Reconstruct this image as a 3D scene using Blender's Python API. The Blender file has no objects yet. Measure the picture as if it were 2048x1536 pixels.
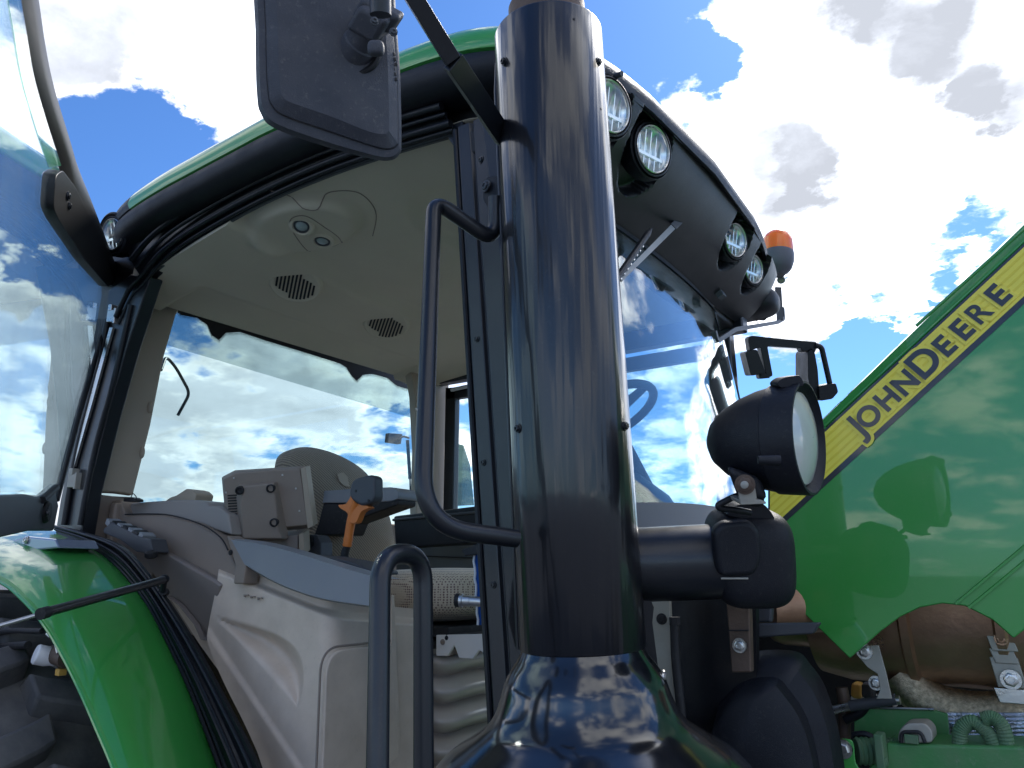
import bpy, bmesh, math, random
from mathutils import Vector, Matrix, Quaternion
random.seed(7)
SC = bpy.context.scene
COL = SC.collection
V = Vector

# ------------------------------------------------------------------ camera
FPX = 1538.0; PITCH = math.radians(13.95); YAW = math.radians(34.6)
CAM = V((0, 0, 2.0))
RT = V((math.cos(YAW), math.sin(YAW), 0)); HZ = V((-math.sin(YAW), math.cos(YAW), 0)); ZU = V((0, 0, 1))
FW = HZ*math.cos(PITCH) + ZU*math.sin(PITCH); UPV = ZU*math.cos(PITCH) - HZ*math.sin(PITCH)
cd = bpy.data.cameras.new('camera'); cam = bpy.data.objects.new('camera', cd); COL.objects.link(cam)
cd.sensor_width = 36; cd.lens = FPX/2048*36; cd.clip_start = 0.02; cd.clip_end = 5000
m3 = Matrix((RT, UPV, -FW)).transposed()
cam.matrix_world = Matrix.Translation(CAM) @ m3.to_4x4()
SC.camera = cam

# survey helpers: a measured bearing meets a known plane of the tractor
def ray(x, y): return FW + RT*((x-1024)/FPX) - UPV*((y-768)/FPX)
def ax(x, y, X): d = ray(x, y); return CAM + d*(X/d.x)
def ay(x, y, Y): d = ray(x, y); return CAM + d*(Y/d.y)
def az(x, y, Z): d = ray(x, y); return CAM + d*((Z-CAM.z)/d.z)
def ad(x, y, z): return CAM + ray(x, y)*z
def apl(x, y, o, n): d = ray(x, y); return CAM + d*((V(o)-CAM).dot(n)/d.dot(n))

# ------------------------------------------------------------------ world and sun
SUN_DIR = ray(1800, -420).normalized()
SUN_EL = math.asin(SUN_DIR.z); SUN_AZ = math.atan2(SUN_DIR.x, SUN_DIR.y)
W = bpy.data.worlds.new('World'); SC.world = W; W.use_nodes = True
wn = W.node_tree; wn.nodes.clear(); N = wn.nodes.new; L = wn.links.new
def wmath(op, a, b=None, c=None, clamp=False):
    n = N('ShaderNodeMath'); n.operation = op; n.use_clamp = clamp
    for i, v in enumerate((a, b, c)):
        if v is None: continue
        if isinstance(v, (int, float)): n.inputs[i].default_value = v
        else: L(v, n.inputs[i])
    return n.outputs[0]
def wsmooth(v, a, b):
    n = N('ShaderNodeMapRange'); n.interpolation_type = 'SMOOTHSTEP'; L(v, n.inputs[0])
    n.inputs[1].default_value = a; n.inputs[2].default_value = b; return n.outputs[0]
wout = N('ShaderNodeOutputWorld')
sky = N('ShaderNodeTexSky'); sky.sky_type = 'NISHITA'; sky.sun_disc = False
sky.sun_elevation = SUN_EL; sky.sun_rotation = SUN_AZ; sky.air_density = 1.0; sky.dust_density = 0.3; sky.ozone_density = 2.2
tc = N('ShaderNodeTexCoord'); gen = tc.outputs['Generated']
nrm = N('ShaderNodeVectorMath'); nrm.operation = 'NORMALIZE'; L(gen, nrm.inputs[0]); dirv = nrm.outputs[0]
sep = N('ShaderNodeSeparateXYZ'); L(dirv, sep.inputs[0])
zc = wmath('ADD', wmath('MAXIMUM', sep.outputs[2], 0.0), 0.22)
cmb = N('ShaderNodeCombineXYZ')
L(wmath('DIVIDE', sep.outputs[0], zc), cmb.inputs[0]); L(wmath('DIVIDE', sep.outputs[1], zc), cmb.inputs[1])
plane = cmb.outputs[0]
def wnoise(scale, detail, rough, off=(0, 0, 0), dist=0.0):
    mp = N('ShaderNodeMapping'); L(plane, mp.inputs[0]); mp.inputs['Location'].default_value = off
    n = N('ShaderNodeTexNoise'); L(mp.outputs[0], n.inputs['Vector'])
    n.inputs['Scale'].default_value = scale; n.inputs['Detail'].default_value = detail
    n.inputs['Roughness'].default_value = rough; n.inputs['Distortion'].default_value = dist
    return n.outputs['Fac']
n1 = wnoise(1.7, 9, 0.56, (3.1, 1.7, 0.4), 0.25)
n2 = wnoise(5.5, 8, 0.62, (7.3, 2.2, 1.4), 0.3)
n3 = wnoise(2.6, 6, 0.5, (1.3, 8.2, 3.4))
dens = wmath('ADD', wmath('MULTIPLY', n1, 1.10), wmath('MULTIPLY_ADD', n2, 0.60, -0.35))
# where the clouds stand and where the blue breaks through, as bearings: (x, y, radius in degrees, weight)
BLOBS = [
 (390, 60, 15, .20), (120, 80, 9, .20), (480, 180, 5, .16), (300, 240, 5.0, -.24), (240, 90, 6, .2), (230, 380, 9, -.26), (330, 150, 2.2, -.10), (860, 60, 8, -.28), (450, 330, 4, -.10), (300, 150, 3, -.12), (260, 320, 6, -.18),
 (1260, 90, 8, -.30), (1235, 190, 4, -.14), (1330, 60, 4, -.08), (1600, 150, 15, .32), (1750, 380, 14, .34), (1460, 260, 4, .06), (1650, 560, 9, .10),
 (1390, 275, 2.5, -.30), (1440, 120, 2.2, -.26), (1500, 180, 1.4, -.18), (1420, 200, 1.6, -.16), (1725, 700, 3.6, -.60), (1640, 660, 3, .2), (1630, 560, 1.6, -.5), (1775, 482, 1.5, -.5), (1960, 430, 3.6, -.36), (1870, 560, 2.4, -.36), (1740, 555, 1.4, -.5), (1800, 600, 1.8, -.5), (1930, 250, 9, .2), (1700, 580, 7, .2), (1860, 380, 4, .2), (1560, 380, 6, .10),
 (90, 420, 5, -.14), (130, 600, 4, -.12), (60, 690, 7, .25), (30, 830, 6, .22), (180, 850, 8, .20), (120, 960, 6, .2), (20, 640, 5, .2), (50, 350, 4, -.10),
 (400, 700, 4, -.16), (340, 680, 4, -.14), (560, 820, 13, .22), (760, 870, 4, -.24), (420, 960, 6, .10), (310, 985, 3, -.16), (800, 960, 4, .10), (920, 860, 3, .05)]
wmp = N('ShaderNodeTexNoise'); L(plane, wmp.inputs['Vector']); wmp.inputs['Scale'].default_value = 4.2; wmp.inputs['Detail'].default_value = 7; wmp.inputs['Roughness'].default_value = 0.6
wv = N('ShaderNodeVectorMath'); wv.operation = 'MULTIPLY_ADD'; L(wmp.outputs['Color'], wv.inputs[0]); wv.inputs[1].default_value = (.24, .24, .24)
wv2 = N('ShaderNodeVectorMath'); wv2.operation = 'SUBTRACT'; L(dirv, wv2.inputs[0]); wv2.inputs[1].default_value = (.12, .12, .12); L(wv2.outputs[0], wv.inputs[2])
wv3 = N('ShaderNodeVectorMath'); wv3.operation = 'NORMALIZE'; L(wv.outputs[0], wv3.inputs[0]); dwarp = wv3.outputs[0]
cur = dens
for bx, by, rad, w in BLOBS:
    dd = ray(bx, by).normalized()
    vm = N('ShaderNodeVectorMath'); vm.operation = 'DOT_PRODUCT'; L(dwarp, vm.inputs[0]); vm.inputs[1].default_value = dd
    s = wsmooth(vm.outputs['Value'], math.cos(math.radians(rad)), math.cos(math.radians(rad*0.15)))
    cur = wmath('MULTIPLY_ADD', s, w, cur)
cover = wsmooth(cur, 0.475, 0.66)
DARKB = [(1580, 350, 4.2, .9), (1640, 330, 3, .5), (1930, 50, 5, .8), (1800, 20, 4.5, .8), (1680, 20, 3.5, .5), (1965, 205, 3.6, .9), (1900, 215, 2.6, .5), (1600, 740, 4, .8), (1540, 690, 3, .5), (230, 60, 8, .30), (160, 190, 6, .34), (330, 40, 5, .25), (90, 60, 6, .2), (500, 800, 9, .2), (60, 900, 6, .15)]
dk = None
for bx, by, rad, w in DARKB:
    dd = ray(bx, by).normalized()
    vm = N('ShaderNodeVectorMath'); vm.operation = 'DOT_PRODUCT'; L(dwarp, vm.inputs[0]); vm.inputs[1].default_value = dd
    s = wsmooth(vm.outputs['Value'], math.cos(math.radians(rad)), math.cos(math.radians(rad*0.25)))
    dk = wmath('MULTIPLY', s, w) if dk is None else wmath('MULTIPLY_ADD', s, w, dk)
n4 = wnoise(4.0, 8, 0.55, (5.3, 4.1, 2.2), 0.3)
dkm = wmath('MULTIPLY', wsmooth(wmath('ADD', dk, wmath('MULTIPLY', wmath('SUBTRACT', n4, 0.5), 1.5)), -0.05, 1.25), wmath('MULTIPLY_ADD', n2, 0.7, 0.65))
core = wsmooth(wmath('ADD', cur, wmath('MULTIPLY', wmath('SUBTRACT', n3, 0.5), 0.9)), 0.52, 0.84)
# cloud brightness grows toward the sun (forward scattering), thick middles go grey
sd = N('ShaderNodeVectorMath'); sd.operation = 'DOT_PRODUCT'; L(dirv, sd.inputs[0]); sd.inputs[1].default_value = SUN_DIR
glow = wsmooth(sd.outputs['Value'], 0.25, 1.0)
lit = wmath('ADD', wmath('MULTIPLY_ADD', wmath('POWER', glow, 1.6), 6.0, 5.2), wmath('MULTIPLY', wsmooth(wmath('MULTIPLY', sd.outputs['Value'], -1.0), -0.2, 1.0), 4.0))  # last term also brightens clouds opposite the sun, added as fill light
shade = wmath('MULTIPLY', wmath('MULTIPLY_ADD', core, -0.34, 1.0), wmath('MULTIPLY_ADD', wmath('MINIMUM', dkm, 1.0), -0.70, 1.0))
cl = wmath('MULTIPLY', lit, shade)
ccol = N('ShaderNodeMix'); ccol.data_type = 'RGBA'; L(wmath('MINIMUM', wmath('MAXIMUM', core, dkm), 1.0), ccol.inputs[0])
ccol.inputs[6].default_value = (1, 1, 1, 1); ccol.inputs[7].default_value = (0.84, 0.89, 1.0, 1)
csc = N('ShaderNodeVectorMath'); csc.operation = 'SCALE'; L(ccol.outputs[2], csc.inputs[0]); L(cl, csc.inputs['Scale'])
skt = N('ShaderNodeVectorMath'); skt.operation = 'MULTIPLY'; L(sky.outputs[0], skt.inputs[0]); skt.inputs[1].default_value = (0.215, 0.345, 0.515)
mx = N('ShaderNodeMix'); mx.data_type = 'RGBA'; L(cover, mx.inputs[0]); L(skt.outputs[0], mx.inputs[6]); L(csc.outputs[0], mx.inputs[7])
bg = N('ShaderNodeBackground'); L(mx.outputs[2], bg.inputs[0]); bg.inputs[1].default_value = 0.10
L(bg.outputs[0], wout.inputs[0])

sl = bpy.data.lights.new('sun', 'SUN'); sl.energy = 1.0; sl.angle = math.radians(10); sl.color = (1, 0.95, 0.88)
so = bpy.data.objects.new('sun', sl); COL.objects.link(so)
so.rotation_euler = SUN_DIR.to_track_quat('Z', 'Y').to_euler()
SC.view_settings.view_transform = 'Standard'; SC.view_settings.look = 'None'
SC.view_settings.exposure = 1.85; SC.view_settings.gamma = 1; SC.view_settings.use_curve_mapping = False
SC.render.engine = 'CYCLES'
SC.cycles.max_bounces = 10; SC.cycles.transparent_max_bounces = 16; SC.cycles.glossy_bounces = 5; SC.cycles.diffuse_bounces = 4
SC.cycles.use_denoising = True; SC.cycles.sample_clamp_indirect = 6

# ------------------------------------------------------------------ materials
MATS = {}
def mat(name, col, rough=0.5, metal=0.0, coat=0.0, bump=0.0, bscale=200.0, var=0.0, vscale=6.0, dirt=None, dirt_amt=0.0, spec=0.5, rvar=0.0, emit=None, stretch=None, sheen=0.0, trans=0.0, crough=0.04):
    m = bpy.data.materials.new(name); m.use_nodes = True; nt = m.node_tree; b = nt.nodes['Principled BSDF']
    b.inputs['Base Color'].default_value = (*col, 1); b.inputs['Roughness'].default_value = rough; b.inputs['Metallic'].default_value = metal
    b.inputs['Coat Weight'].default_value = coat; b.inputs['Coat Roughness'].default_value = crough; b.inputs['Specular IOR Level'].default_value = spec
    b.inputs['Sheen Weight'].default_value = sheen; b.inputs['Transmission Weight'].default_value = trans
    tcn = nt.nodes.new('ShaderNodeTexCoord'); vec = tcn.outputs['Object']
    if stretch:
        mp = nt.nodes.new('ShaderNodeMapping'); nt.links.new(vec, mp.inputs[0]); mp.inputs['Scale'].default_value = stretch; vec = mp.outputs[0]
    def noise(sc, det=5, ro=0.6):
        n = nt.nodes.new('ShaderNodeTexNoise'); nt.links.new(vec, n.inputs['Vector']); n.inputs['Scale'].default_value = sc
        n.inputs['Detail'].default_value = det; n.inputs['Roughness'].default_value = ro; return n.outputs['Fac']
    if var or dirt:
        nv = noise(vscale); rmp = nt.nodes.new('ShaderNodeValToRGB'); nt.links.new(nv, rmp.inputs[0])
        c2 = dirt if dirt else tuple(c*(1-var) for c in col); c1 = tuple(min(1, c*(1+var)) for c in col) if var else col
        rmp.color_ramp.elements[0].position = 0.3; rmp.color_ramp.elements[0].color = (*c1, 1)
        rmp.color_ramp.elements[1].position = 0.75
        rmp.color_ramp.elements[1].color = (*(tuple(col[i]*(1-dirt_amt)+c2[i]*dirt_amt for i in range(3)) if dirt else c2), 1)
        nt.links.new(rmp.outputs[0], b.inputs['Base Color'])
    if rvar:
        nr = noise(vscale*1.7, 6); mr = nt.nodes.new('ShaderNodeMapRange'); nt.links.new(nr, mr.inputs[0])
        mr.inputs[1].default_value = 0.3; mr.inputs[2].default_value = 0.7
        mr.inputs[3].default_value = max(0.02, rough-rvar); mr.inputs[4].default_value = rough+rvar
        nt.links.new(mr.outputs[0], b.inputs['Roughness'])
    if bump:
        nb = noise(bscale, 3); bn = nt.nodes.new('ShaderNodeBump'); nt.links.new(nb, bn.inputs['Height'])
        bn.inputs['Strength'].default_value = bump; bn.inputs['Distance'].default_value = 0.002
        nt.links.new(bn.outputs[0], b.inputs['Normal'])
    if emit: b.inputs['Emission Color'].default_value = (*emit, 1); b.inputs['Emission Strength'].default_value = 1
    MATS[name] = m; return m
def glassmat(name, tint, refl=1.0, wav=0.0, film=0.05):
    m = bpy.data.materials.new(name); m.use_nodes = True; nt = m.node_tree; nt.nodes.clear()
    o = nt.nodes.new('ShaderNodeOutputMaterial'); t = nt.nodes.new('ShaderNodeBsdfTransparent'); t.inputs[0].default_value = (*tint, 1)
    g = nt.nodes.new('ShaderNodeBsdfGlossy'); g.inputs['Roughness'].default_value = 0.0; g.inputs[0].default_value = (1, 1, 1, 1)
    ge = nt.nodes.new('ShaderNodeNewGeometry'); dp = nt.nodes.new('ShaderNodeVectorMath'); dp.operation = 'DOT_PRODUCT'
    nt.links.new(ge.outputs['Incoming'], dp.inputs[0]); nt.links.new(ge.outputs['Normal'], dp.inputs[1])
    def mth(op, a, b=None):
        n = nt.nodes.new('ShaderNodeMath'); n.operation = op
        for i, v in enumerate((a, b)):
            if v is None: continue
            if isinstance(v, (int, float)): n.inputs[i].default_value = v
            else: nt.links.new(v, n.inputs[i])
        return n.outputs[0]
    c = mth('ABSOLUTE', dp.outputs['Value']); k = mth('POWER', mth('SUBTRACT', 1.0, c), 5.0)
    f = mth('MULTIPLY', mth('ADD', mth('MULTIPLY', k, 0.955), 0.045), refl); f = mth('MINIMUM', f, 1.0)
    if wav:
        tcn = nt.nodes.new('ShaderNodeTexCoord'); nz = nt.nodes.new('ShaderNodeTexNoise'); nt.links.new(tcn.outputs['Object'], nz.inputs['Vector']); nz.inputs['Scale'].default_value = 4
        bn = nt.nodes.new('ShaderNodeBump'); bn.inputs['Strength'].default_value = wav; bn.inputs['Distance'].default_value = 0.02
        nt.links.new(nz.outputs['Fac'], bn.inputs['Height']); nt.links.new(bn.outputs[0], g.inputs['Normal'])
    mxs = nt.nodes.new('ShaderNodeMixShader'); nt.links.new(f, mxs.inputs[0]); nt.links.new(t.outputs[0], mxs.inputs[1]); nt.links.new(g.outputs[0], mxs.inputs[2])
    # thin film of dust: streaky, a few per cent
    tcd = nt.nodes.new('ShaderNodeTexCoord'); mpd = nt.nodes.new('ShaderNodeMapping'); mpd.inputs['Scale'].default_value = (5, 5, 2); nt.links.new(tcd.outputs['Object'], mpd.inputs[0])
    nd = nt.nodes.new('ShaderNodeTexNoise'); nd.inputs['Scale'].default_value = 1.6; nd.inputs['Detail'].default_value = 9; nd.inputs['Roughness'].default_value = 0.7; nt.links.new(mpd.outputs[0], nd.inputs['Vector'])
    mrd = nt.nodes.new('ShaderNodeMapRange'); nt.links.new(nd.outputs['Fac'], mrd.inputs[0]); mrd.inputs[1].default_value = 0.42; mrd.inputs[2].default_value = 0.75; mrd.inputs[3].default_value = film*0.2; mrd.inputs[4].default_value = film
    df = nt.nodes.new('ShaderNodeBsdfTranslucent'); df.inputs[0].default_value = (.7, .72, .7, 1); df2 = nt.nodes.new('ShaderNodeBsdfDiffuse'); df2.inputs[0].default_value = (.6, .62, .6, 1)
    ads = nt.nodes.new('ShaderNodeMixShader'); ads.inputs[0].default_value = .5; nt.links.new(df.outputs[0], ads.inputs[1]); nt.links.new(df2.outputs[0], ads.inputs[2])
    mxd = nt.nodes.new('ShaderNodeMixShader'); nt.links.new(mrd.outputs[0], mxd.inputs[0]); nt.links.new(mxs.outputs[0], mxd.inputs[1]); nt.links.new(ads.outputs[0], mxd.inputs[2])
    nt.links.new(mxd.outputs[0], o.inputs[0]); MATS[name] = m; return m
GREEN = mat('green_paint', (0.042, 0.34, 0.052), 0.38, coat=1.0, crough=0.025, dirt=(0.16, 0.30, 0.12), dirt_amt=0.10, vscale=26, bump=0.05, bscale=420)
GREEN.node_tree.nodes['Principled BSDF'].inputs['Coat IOR'].default_value = 1.52
GREEN2 = mat('green_chassis_paint', (0.045, 0.25, 0.06), 0.5, coat=0.15, bump=0.25, bscale=160, dirt=(0.2, 0.2, 0.15), dirt_amt=0.4, vscale=14)
GREENC = mat('green_coated_rubber', (0.06, 0.17, 0.075), 0.65, bump=0.3, bscale=120, dirt=(0.22, 0.22, 0.17), dirt_amt=0.45, vscale=25)
SHIELD = mat('black_satin_enamel', (0.006, 0.007, 0.011), 0.30, coat=0.65, crough=0.08, rvar=0.05, vscale=5, stretch=(1, 1, 0.12), dirt=(0.03, 0.028, 0.026), dirt_amt=0.3, spec=0.35)
BELL = mat('black_gloss_enamel', (0.010, 0.011, 0.014), 0.12, coat=0.9, crough=0.15, bump=0.02, bscale=14, rvar=0.03)
BELL.node_tree.nodes['Principled BSDF'].inputs['Coat IOR'].default_value = 1.6
BLACKP = mat('black_powder_coat', (0.007, 0.009, 0.013), 0.36, coat=0.25, crough=0.2, bump=0.12, bscale=600, rvar=0.06, vscale=12)
PLAST = mat('black_plastic', (0.0075, 0.0085, 0.013), 0.48, spec=0.4, bump=0.35, bscale=700, var=0.15, vscale=9, rvar=0.08)
PLASTW = mat('weathered_black_plastic', (0.042, 0.046, 0.060), 0.6, bump=0.4, bscale=500, dirt=(0.10, 0.10, 0.11), dirt_amt=0.6, vscale=13, rvar=0.1)
SATINB = mat('satin_black_paint', (0.005, 0.005, 0.006), 0.45)
RUBBER = mat('black_rubber', (0.006, 0.007, 0.010), 0.42, spec=0.4, bump=0.15, bscale=300, rvar=0.1, vscale=14)
TYRE = mat('tyre_rubber', (0.062, 0.063, 0.066), 0.75, bump=0.6, bscale=90, dirt=(0.19, 0.18, 0.165), dirt_amt=0.8, vscale=8)
DARK = mat('dark_cavity_steel', (0.012, 0.012, 0.014), 0.6, bump=0.3, bscale=60, var=0.4, vscale=9)
HEADL = mat('beige_headliner', (0.68, 0.61, 0.48), 0.95, bump=0.5, bscale=500, var=0.04, vscale=3, spec=0.2)
BEIGE = mat('beige_trim_plastic', (0.42, 0.35, 0.27), 0.6, bump=0.4, bscale=600, var=0.04, vscale=4)
TAUPE = mat('taupe_trim_plastic', (0.27, 0.215, 0.175), 0.55, bump=0.4, bscale=600, var=0.06, vscale=6)
CREAM = mat('cream_console_plastic', (0.72, 0.60, 0.49), 0.5, bump=0.35, bscale=500, dirt=(0.48, 0.385, 0.30), dirt_amt=0.55, vscale=11, rvar=0.1)
GREYT = mat('grey_armrest_plastic', (0.24, 0.255, 0.275), 0.42, bump=0.2, bscale=500, rvar=0.08)
GREYD = mat('dark_grey_plastic', (0.06, 0.065, 0.075), 0.5, bump=0.3, bscale=500)
STEEL = mat('bright_steel', (0.62, 0.61, 0.58), 0.32, 1.0, bump=0.2, bscale=120, rvar=0.12, vscale=20)
ZINC = mat('dull_zinc_plate', (0.42, 0.42, 0.37), 0.5, 0.35, bump=0.2, bscale=80, dirt=(0.25, 0.2, 0.15), dirt_amt=0.5, vscale=15)
CHROME = mat('reflector_chrome', (0.9, 0.9, 0.9), 0.28, 1.0)
VISP = mat('visor_plastic', (0.010, 0.011, 0.015), 0.36, bump=0.3, bscale=700, rvar=0.06)
RUST = mat('heat_stained_steel', (0.55, 0.35, 0.23), 0.38, 0.75, bump=0.4, bscale=70, dirt=(0.22, 0.12, 0.07), dirt_amt=0.9, vscale=5, rvar=0.12)
RUSTP = mat('rusty_plate', (0.17, 0.115, 0.085), 0.6, 0.35, bump=0.5, bscale=110, dirt=(0.06, 0.045, 0.035), dirt_amt=0.8, vscale=12)
WRAP = mat('braided_heat_wrap', (0.80, 0.68, 0.48), 0.30, 0.95, bump=1.0, bscale=520, dirt=(0.14, 0.10, 0.06), dirt_amt=0.8, vscale=130)
FOIL = mat('ribbed_foil', (0.75, 0.76, 0.78), 0.25, 1.0, bump=0.9, bscale=60)
AMBER = mat('amber_lens', (1.0, 0.20, 0.003), 0.3, coat=0.5)
for k_, v_ in (('Subsurface Weight', 0.8), ('Subsurface Scale', 0.08)): AMBER.node_tree.nodes['Principled BSDF'].inputs[k_].default_value = v_
AMBER.node_tree.nodes['Principled BSDF'].inputs['Subsurface Radius'].default_value = (1, .35, .1)
BEACB = mat('grey_beacon_base', (0.10, 0.10, 0.12), 0.5, bump=0.2)
ORANGE = mat('orange_plastic', (0.72, 0.20, 0.035), 0.45, bump=0.1)
MUST = mat('mustard_plastic', (0.62, 0.36, 0.08), 0.45)
YEL = mat('yellow_decal', (1.0, 0.86, 0.09), 0.45, coat=0.2)
YEL2 = mat('yellow_decal_shade', (0.90, 0.74, 0.05), 0.45, coat=0.2)
DECB = mat('charcoal_decal', (0.022, 0.024, 0.032), 0.4, coat=0.6)
LETB = mat('charcoal_lettering', (0.035, 0.037, 0.045), 0.45, coat=0.5)
BLUE = mat('blue_film', (0.02, 0.12, 0.45), 0.4)
WHITEP = mat('white_plastic', (0.72, 0.72, 0.72), 0.4)
CONC = mat('concrete_yard', (0.115, 0.122, 0.135), 0.9, bump=0.3, bscale=20, var=0.2, vscale=1.5)
LENSF = mat('frosted_lens', (0.52, 0.55, 0.50), 0.30, coat=0.8, bump=0.2, bscale=14, var=0.15, vscale=18)
LED = mat('unlit_lamp_glass', (0.35, 0.42, 0.42), 0.15, coat=1)
GLASS = glassmat('clear_glass', (0.93, 0.97, 0.96))
GLASSR = glassmat('tinted_cab_glass', (0.70, 0.79, 0.79))
GLASSD = glassmat('door_glass', (0.82, 0.93, 0.95), refl=1.5, film=0.14)
GLASSW = glassmat('windscreen_glass', (0.72, 0.83, 0.86), refl=1.5, wav=0.10)
FILM = glassmat('sun_film', (0.76, 0.80, 0.80), refl=0.3, film=0.12)
GLASSEDGE = mat('glass_edge', (0.30, 0.55, 0.47), 0.15, coat=1)
# frit: black ceramic border fading out in dots is left to geometry
FRIT = mat('black_glass_frit', (0.008, 0.008, 0.010), 0.5)
# seat cloth: woven rows of small dark dots
def clothmat(name, c1, c2, sc):
    m = mat(name, c1, 0.95, sheen=0.3, spec=0.15); nt = m.node_tree; b = nt.nodes['Principled BSDF']
    tcn = nt.nodes.new('ShaderNodeTexCoord'); vo = nt.nodes.new('ShaderNodeTexVoronoi'); vo.inputs['Scale'].default_value = sc; vo.inputs['Randomness'].default_value = 0.15
    nt.links.new(tcn.outputs['Object'], vo.inputs['Vector']); r = nt.nodes.new('ShaderNodeValToRGB'); nt.links.new(vo.outputs['Distance'], r.inputs[0])
    r.color_ramp.elements[0].position = 0.28; r.color_ramp.elements[0].color = (*c2, 1); r.color_ramp.elements[1].position = 0.42; r.color_ramp.elements[1].color = (*c1, 1)
    nt.links.new(r.outputs[0], b.inputs['Base Color']); bn = nt.nodes.new('ShaderNodeBump'); bn.inputs['Distance'].default_value = 0.002; bn.inputs['Strength'].default_value = 0.5
    nt.links.new(vo.outputs['Distance'], bn.inputs['Height']); nt.links.new(bn.outputs[0], b.inputs['Normal']); return m
CLOTH = clothmat('taupe_seat_cloth', (0.62, 0.51, 0.37), (0.16, 0.085, 0.08), 135)
def ribcloth(name, c1, c2):
    m = mat(name, c1, 0.95, sheen=0.3, spec=0.15); nt = m.node_tree; b = nt.nodes['Principled BSDF']; tcn = nt.nodes.new('ShaderNodeTexCoord')
    mp = nt.nodes.new('ShaderNodeMapping'); mp.inputs['Rotation'].default_value = (math.radians(35), 0, 0); nt.links.new(tcn.outputs['Object'], mp.inputs[0])
    w = nt.nodes.new('ShaderNodeTexWave'); w.bands_direction = 'Z'; w.inputs['Scale'].default_value = 42; w.inputs['Distortion'].default_value = 1.2; w.inputs['Detail'].default_value = 2; w.inputs['Detail Scale'].default_value = 3
    nt.links.new(mp.outputs[0], w.inputs['Vector']); r = nt.nodes.new('ShaderNodeValToRGB'); nt.links.new(w.outputs['Fac'], r.inputs[0]); r.color_ramp.elements[0].color = (*c2, 1); r.color_ramp.elements[1].color = (*c1, 1)
    nt.links.new(r.outputs[0], b.inputs['Base Color']); bn = nt.nodes.new('ShaderNodeBump'); bn.inputs['Distance'].default_value = 0.003; bn.inputs['Strength'].default_value = 0.6
    nt.links.new(w.outputs['Fac'], bn.inputs['Height']); nt.links.new(bn.outputs[0], b.inputs['Normal']); return m
CLOTHB = ribcloth('ribbed_backrest_cloth', (0.40, 0.335, 0.255), (0.20, 0.17, 0.135)) if True else clothmat('grey_beige_backrest_cloth', (0.33, 0.29, 0.235), (0.12, 0.095, 0.085), 170)
# sooty streaks and scuffs on the enamel shield
def streaks(m, amt):
    nt = m.node_tree; b = nt.nodes['Principled BSDF']; tcn = nt.nodes.new('ShaderNodeTexCoord')
    mp = nt.nodes.new('ShaderNodeMapping'); mp.inputs['Scale'].default_value = (40, 40, 1.2); nt.links.new(tcn.outputs['Object'], mp.inputs[0])
    nz = nt.nodes.new('ShaderNodeTexNoise'); nz.inputs['Scale'].default_value = 1; nz.inputs['Detail'].default_value = 4; nt.links.new(mp.outputs[0], nz.inputs['Vector'])
    mr = nt.nodes.new('ShaderNodeMapRange'); nt.links.new(nz.outputs['Fac'], mr.inputs[0]); mr.inputs[1].default_value = 0.35; mr.inputs[2].default_value = 0.7
    mr.inputs[3].default_value = 0.06; mr.inputs[4].default_value = 0.06+amt; nt.links.new(mr.outputs[0], b.inputs['Coat Roughness'])
streaks(SHIELD, 0.14)
def vwave(m):
    nt = m.node_tree; b = nt.nodes['Principled BSDF']; tcn = nt.nodes.new('ShaderNodeTexCoord'); mp = nt.nodes.new('ShaderNodeMapping'); mp.inputs['Scale'].default_value = (17, 17, 0.45)
    nt.links.new(tcn.outputs['Object'], mp.inputs[0]); nz = nt.nodes.new('ShaderNodeTexNoise'); nz.inputs['Scale'].default_value = 1; nz.inputs['Detail'].default_value = 3; nt.links.new(mp.outputs[0], nz.inputs['Vector'])
    bn = nt.nodes.new('ShaderNodeBump'); bn.inputs['Strength'].default_value = 0.55; bn.inputs['Distance'].default_value = 0.012; nt.links.new(nz.outputs['Fac'], bn.inputs['Height'])
    nt.links.new(bn.outputs[0], b.inputs['Coat Normal']); nt.links.new(bn.outputs[0], b.inputs['Normal'])
vwave(SHIELD)

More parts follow.
